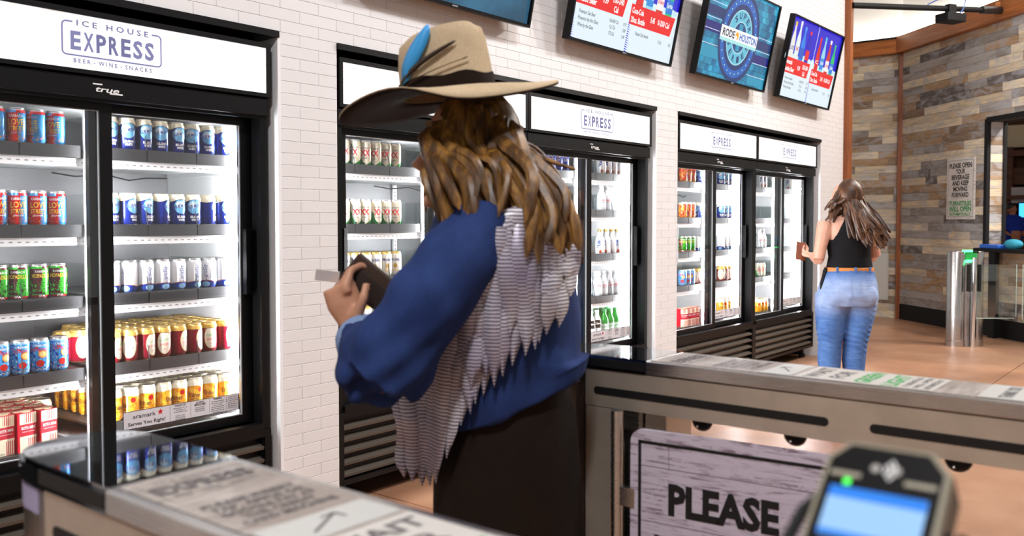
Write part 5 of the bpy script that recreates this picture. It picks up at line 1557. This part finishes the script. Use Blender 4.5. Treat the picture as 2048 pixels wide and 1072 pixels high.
feather('feather', R(215), .02, R(300), .065, .075, mat('dark_feather2', srgb(86, 66, 48), .7))
# held things
cardp = P(660, 553, -.055)
cd = tag(box('payment_card', (-.030, .018, -.0006, .0006, -.013, .013), mat('card_white', (.82, .82, .84), .35), loc=O1+RV*cardp.x+HV*cardp.y+Vector((0, 0, cardp.z)), rot=(R(25), R(8), ROT+R(12))), 'white card pinched in the hand of the person in the hat', 'card')
wp = P(738, 566, -.03)
wl = empty('wallet', O1+RV*wp.x+HV*wp.y+Vector((0, 0, wp.z)), 'dark brown leather wallet held in the hand of the person in the hat', 'wallet', rz=ROT)
wl.rotation_euler = (0, R(40), ROT)
box('cover', (-.055, .055, -.009, .009, -.036, .036), mat('wallet_leather', srgb(58, 36, 22), .5), wl, bev=.004)
box('flap', (-.03, .056, -.0115, -.009, -.0355, .012), mat('wallet_leather_dark', srgb(40, 24, 15), .45), wl, bev=.001)

# ---------------------------------------------------------------- woman in jeans by the farthest cooler
SW = 6.13/FPX
def Q(u, v, y=0.): return Vector(((u-1695)*SW, y, 1.30-(v-444)*SW))
O2 = HV*6.13+RV*((1695-1024)*SW)
wm = empty('person', (O2.x, O2.y, 0), 'woman in a black racerback top and blue jeans facing the farthest cooler', 'person', rz=ROT)
SKIN2 = m_skin('fair_skin', srgb(226, 172, 148))
bm = bmesh.new(); h2 = Vector((-.018, .01, 1.46))
face(bm, h2, .088, .074, .112, (-.75, .65, -.12))
tube(bm, [h2+Vector((.01, 0, -.05)), (.0, .0, 1.36), (.005, 0, 1.31)], [.05, .052, .07], 12)
TR = [(.0, 0, 1.365, .055, .05), (.0, 0, 1.335, .115, .075), (.0, 0, 1.30, .155, .09), (.003, 0, 1.22, .150, .105), (.010, 0, 1.13, .137, .10), (.016, 0, 1.06, .132, .09), (.015, 0, .98, .146, .102), (.005, -.01, .88, .178, .128), (-.002, -.015, .80, .193, .140), (-.002, -.01, .73, .188, .125)]
loft(bm, TR, 28)
LEGS = [[(-.096, -.005, .80, .108), (-.104, 0, .70, .098), (-.112, .0, .58, .082), (-.113, -.004, .46, .066), (-.113, .008, .35, .066), (-.110, .004, .2, .052), (-.108, 0, .09, .042)],
        [(.094, -.005, .80, .106), (.088, 0, .70, .098), (.074, .0, .58, .082), (.060, -.004, .46, .066), (.056, .008, .35, .066), (.056, .004, .2, .052), (.058, 0, .09, .042)]]
for L_ in LEGS:
    tube(bm, [q[:3] for q in L_], [q[3] for q in L_], 16); x = L_[-1][0]
    tube(bm, [(x, -.045, .05), (x, .05, .045), (x-.01, .15, .03)], [.036, .04, .028], 10)
ls, le, lw = Vector((-.150, 0, 1.295)), Vector((-.205, -.02, 1.045)), Vector((-.17, .21, 1.06))
tube(bm, spl([ls, ls.lerp(le, .5)+Vector((-.006, -.012, 0)), le]), [.056, .055, .052, .049, .046, .044, .042, .041, .040], 12); tube(bm, [le, le.lerp(lw, .4), lw], [.041, .037, .026], 12)
hand(bm, lw, (-.25, 1, .1), (.4, 0, .8), (.9, .1, .2), curl=.5)
ls, le, lw = Vector((.150, 0, 1.295)), Vector((.205, .04, 1.06)), Vector((.06, .22, 1.08))
tube(bm, spl([ls, ls.lerp(le, .5), le]), [.056, .055, .052, .049, .046, .044, .042, .041, .040], 12); tube(bm, [le, le.lerp(lw, .4), lw], [.041, .037, .026], 12)
hand(bm, lw, (-.7, .6, 0), (0, 0, 1), (.3, 1, 0), curl=.5)
link('body', flesh(bm, 'body', .006, 6), SKIN2, wm)
eyes(wm, h2, .088, .112, (-.75, .65, -.12))
# tank top: shell round the torso, cut at the racerback
def shell(name, rings, grow, cond, m, n=64, step=.008):
    bm = bmesh.new(); zs = []; z = rings[0][2]
    while z > rings[-1][2]: zs.append(z); z -= step
    rows = []
    for z in zs:
        for a, b_ in zip(rings, rings[1:]):
            if b_[2] <= z <= a[2]:
                t = (a[2]-z)/(a[2]-b_[2]); cx, cy, ax_, ay = (a[i]+(b_[i]-a[i])*t for i in (0, 1, 3, 4)); break
        rows.append([bm.verts.new((cx+(ax_+grow)*math.cos(2*math.pi*k/n), cy+(ay+grow)*math.sin(2*math.pi*k/n), z)) for k in range(n)])
    for a, b_ in zip(rows, rows[1:]):
        for k in range(n):
            c = (a[k].co+b_[(k+1) % n].co)/2
            if cond(c): bm.faces.new((a[k], b_[k], b_[(k+1) % n], a[(k+1) % n]))
    bmesh.ops.delete(bm, geom=[v for v in bm.verts if not v.link_faces], context='VERTS')
    o = link(name, mesh_of(bm, name, True), m, wm); s_ = o.modifiers.new('s', 'SOLIDIFY'); s_.thickness = .004
    return o
TANK = m_cloth('black_jersey', (.004, .004, .005), (.012, .012, .014), 400)
shell('tank_top', TR, .010, lambda c: c.z > .985 and (c.z < 1.175 or abs(c.x) < .035+(1.36-c.z)*.47) and c.z < 1.352, TANK, n=160, step=.0035)
def m_jeans():
    m, nt, b = newmat('washed_denim'); v = coords(nt, (1, 1, 1)); sp = N(nt, 'ShaderNodeSeparateXYZ'); nt.links.new(v, sp.inputs[0])
    n = noise(nt, v, 9, 5, .6); v2 = coords(nt, (6, 6, 60)); n2 = noise(nt, v2, 1.6, 3)
    c = ramp(nt, n, [(.3, srgb(54, 92, 156)), (.7, srgb(86, 128, 190))])
    fade = math_(nt, 'MULTIPLY', ramp(nt, sp.outputs[2], [(.64, (0,)*3), (.76, (1,)*3), (.88, (1,)*3), (.96, (0,)*3)]), ramp(nt, n, [(.3, (.45,)*3), (.65, (.9,)*3)]))
    c = mix(nt, fade, c, srgb(166, 184, 220)); c = mix(nt, ramp(nt, n2, [(.55, (0,)*3), (.75, (.3,)*3)]), c, srgb(150, 178, 222))
    nt.links.new(c, b.inputs['Base Color']); b.inputs['Roughness'].default_value = .85
    bump(nt, b, n2, .5, .006)
    return m
JEANS = m_jeans()
bm = bmesh.new()
loft(bm, [(.014, 0, .985, .157, .112)]+[(a, b_, z, ax_+.014, ay+.016) for a, b_, z, ax_, ay in TR[6:]], 28)
for L_ in LEGS: tube(bm, [(x, y, z) for x, y, z, r in L_[:-1]]+[(L_[-1][0], 0, .06)], [r+.012 for *_, r in L_[:-1]]+[.058], 20)
ball(bm, (-.088, -.082, .80), .092, 10, (1, .8, 1)); ball(bm, (.084, -.082, .80), .092, 10, (1, .8, 1))
def jnw(c):
    k = math.exp(-((c.z-.50)/.10)**2)+.5*math.exp(-((c.z-.70)/.05)**2)
    return .0028*k*math.sin(c.z*170+c.x*40+2*math.sin(c.y*40+c.x*30))
jme = flesh(bm, 'jeans', .006, 5, jnw); je = link('jeans', jme, JEANS, wm)
for s_ in (-1, 1):
    pk = keep(jme, 'pocket', lambda c, n: n.y < -.25 and .765 < c.z < .905 and .028 < s_*(c.x-.003) < .145-(.905-c.z)*.12 and c.z > .785-abs(abs(c.x-.003)-.08)*-.3-.02, .003)
    link('pocket', pk, JEANS, je)
BELT = mat('tan_leather', srgb(206, 128, 60), .5)
shell('belt', [(.014, 0, .990, .159, .114), (.013, -.001, .945, .164, .120)], .004, lambda c: c.z > .952, BELT, step=.006)
for x in (-.10, .012, .12):
    y = -.118*math.sqrt(max(0, 1-((x-.014)/.163)**2)); box('belt_loop', (x-.006, x+.006, y-.011, y+.0, .942, .995), JEANS, je)
for L_ in LEGS:
    bm = bmesh.new(); x = L_[-1][0]; tube(bm, [(x, -.06, .045), (x, .05, .045), (x-.01, .15, .035), (x-.012, .19, .03)], [.040, .046, .038, .018], 12, (1, .9)); obj('shoe', bm, mat('white_trainer', (.6, .58, .55), .5), wm, True)
bm = bmesh.new(); tube(bm, spl([(-.150, -.02, .985), (-.172, -.03, .93), (-.185, -.035, .86), (-.178, -.03, .80)]), [.012, .014, .016, .012, .012, .012, .013, .014, .012, .012, .012, .013, .01][:13], 8); obj('strap', bm, BLACKM, wm, True)
bm = bmesh.new(); tube(bm, [lw+Vector((-.06, .03, -.02)), lw+Vector((-.06, .03, .02))], .02, 8); bm.free()
HAIR2 = m_hair('brown_balayage_hair', [(.25, srgb(30, 16, 8)), (.5, srgb(72, 42, 22)), (.7, srgb(124, 80, 42)), (.88, srgb(186, 134, 80))])
bm = bmesh.new(); ball(bm, h2+Vector((.022, -.026, .018)), 1, 14, (.088, .088, .118)); rh = random.Random(8)
for i in range(180):
    a = rh.uniform(-1, 1)
    st = h2+Vector((.01+a*.055, -.055+abs(a)*.03+rh.uniform(-.03, .02), .105-abs(a)*.035))
    m1 = h2+Vector((.018+a*.098, -.085+abs(a)*.05+rh.uniform(-.02, .02), -.02+rh.uniform(-.03, .03)))
    if a < -.45: en = Q(1660+rh.uniform(-12, 14)+(a+1)*20, 425+rh.uniform(-20, 22), rh.uniform(-.10, .05))
    else: en = Q(1716+a*36+rh.uniform(-16, 18), 472+rh.uniform(-22, 20)+a*8, rh.uniform(-.17, -.10))
    m2 = m1.lerp(en, .5)+Vector((.018*math.sin(i*1.7), -.012, .012*math.cos(i)))
    lock(bm, spl([st, m1, m2, en], 5), rh.uniform(.013, .021), tip=.4)
obj('hair', bm, HAIR2, wm, True)
wl = tag(box('red_phone', (-.035, .035, -.004, .004, -.07, .07), mat('brown_case', srgb(120, 60, 30), .5), loc=O2+RV*-.222+HV*.30+Vector((0, 0, 1.09)), rot=(R(-20), R(10), ROT), bev=.003), 'small brown item in the hand of the woman in jeans', 'phone')
wl.name = 'phone'

# ---------------------------------------------------------------- man in the far hall
SD = 20.5/FPX
O3 = HV*20.5+RV*((2024-1024)*SD)
mn = empty('person', (O3.x, O3.y, 0), 'person in a blue shirt far behind the hatch', 'person', rz=ROT)
bm = bmesh.new(); h3 = Vector((-.02, 0, 1.60)); face(bm, h3, .095, .08, .12, (1, -.3, 0))
tube(bm, [(0, 0, 1.54), (0, 0, 1.42)], [.055, .065], 10)
loft(bm, [(0, 0, 1.45, .07, .07), (0, 0, 1.40, .19, .11), (0, 0, 1.2, .19, .14), (.02, 0, 1.0, .2, .16), (.02, 0, .85, .18, .14)])
for s_ in (-1, 1):
    tube(bm, [(s_*.2, 0, 1.38), (s_*.24, -.02, 1.12), (s_*.16, -.2, 1.0)], [.06, .05, .032], 10); hand(bm, (s_*.16, -.2, 1.0), (0, -1, 0), (0, 0, -1), (-s_, 0, 0))
    tube(bm, [(s_*.09, 0, .88), (s_*.1, 0, .48), (s_*.1, 0, .06)], [.1, .07, .05], 10); tube(bm, [(s_*.1, .05, .04), (s_*.1, -.16, .04)], [.045, .04], 8)
bme = flesh(bm, 'body', .012, 4); link('body', bme, m_skin('tan_skin', srgb(170, 110, 80)), mn)
link('shirt', keep(bme, 'shirt', lambda c, n: .84 < c.z < 1.45 and not (c.y < -.13 and c.z < 1.1), .02), m_cloth('blue_shirt', srgb(20, 40, 130), srgb(34, 62, 170)), mn)
link('trousers', keep(bme, 'trousers', lambda c, n: .07 < c.z < .86 and c.y > -.16, .018), m_cloth('dark_trousers', srgb(20, 20, 26), srgb(34, 34, 40)), mn)
bm = bmesh.new(); ball(bm, h3+Vector((-.012, .01, .045)), 1, 10, (.098, .09, .095)); obj('hair', bm, mat('black_hair', (.01, .008, .007), .5), mn, True)
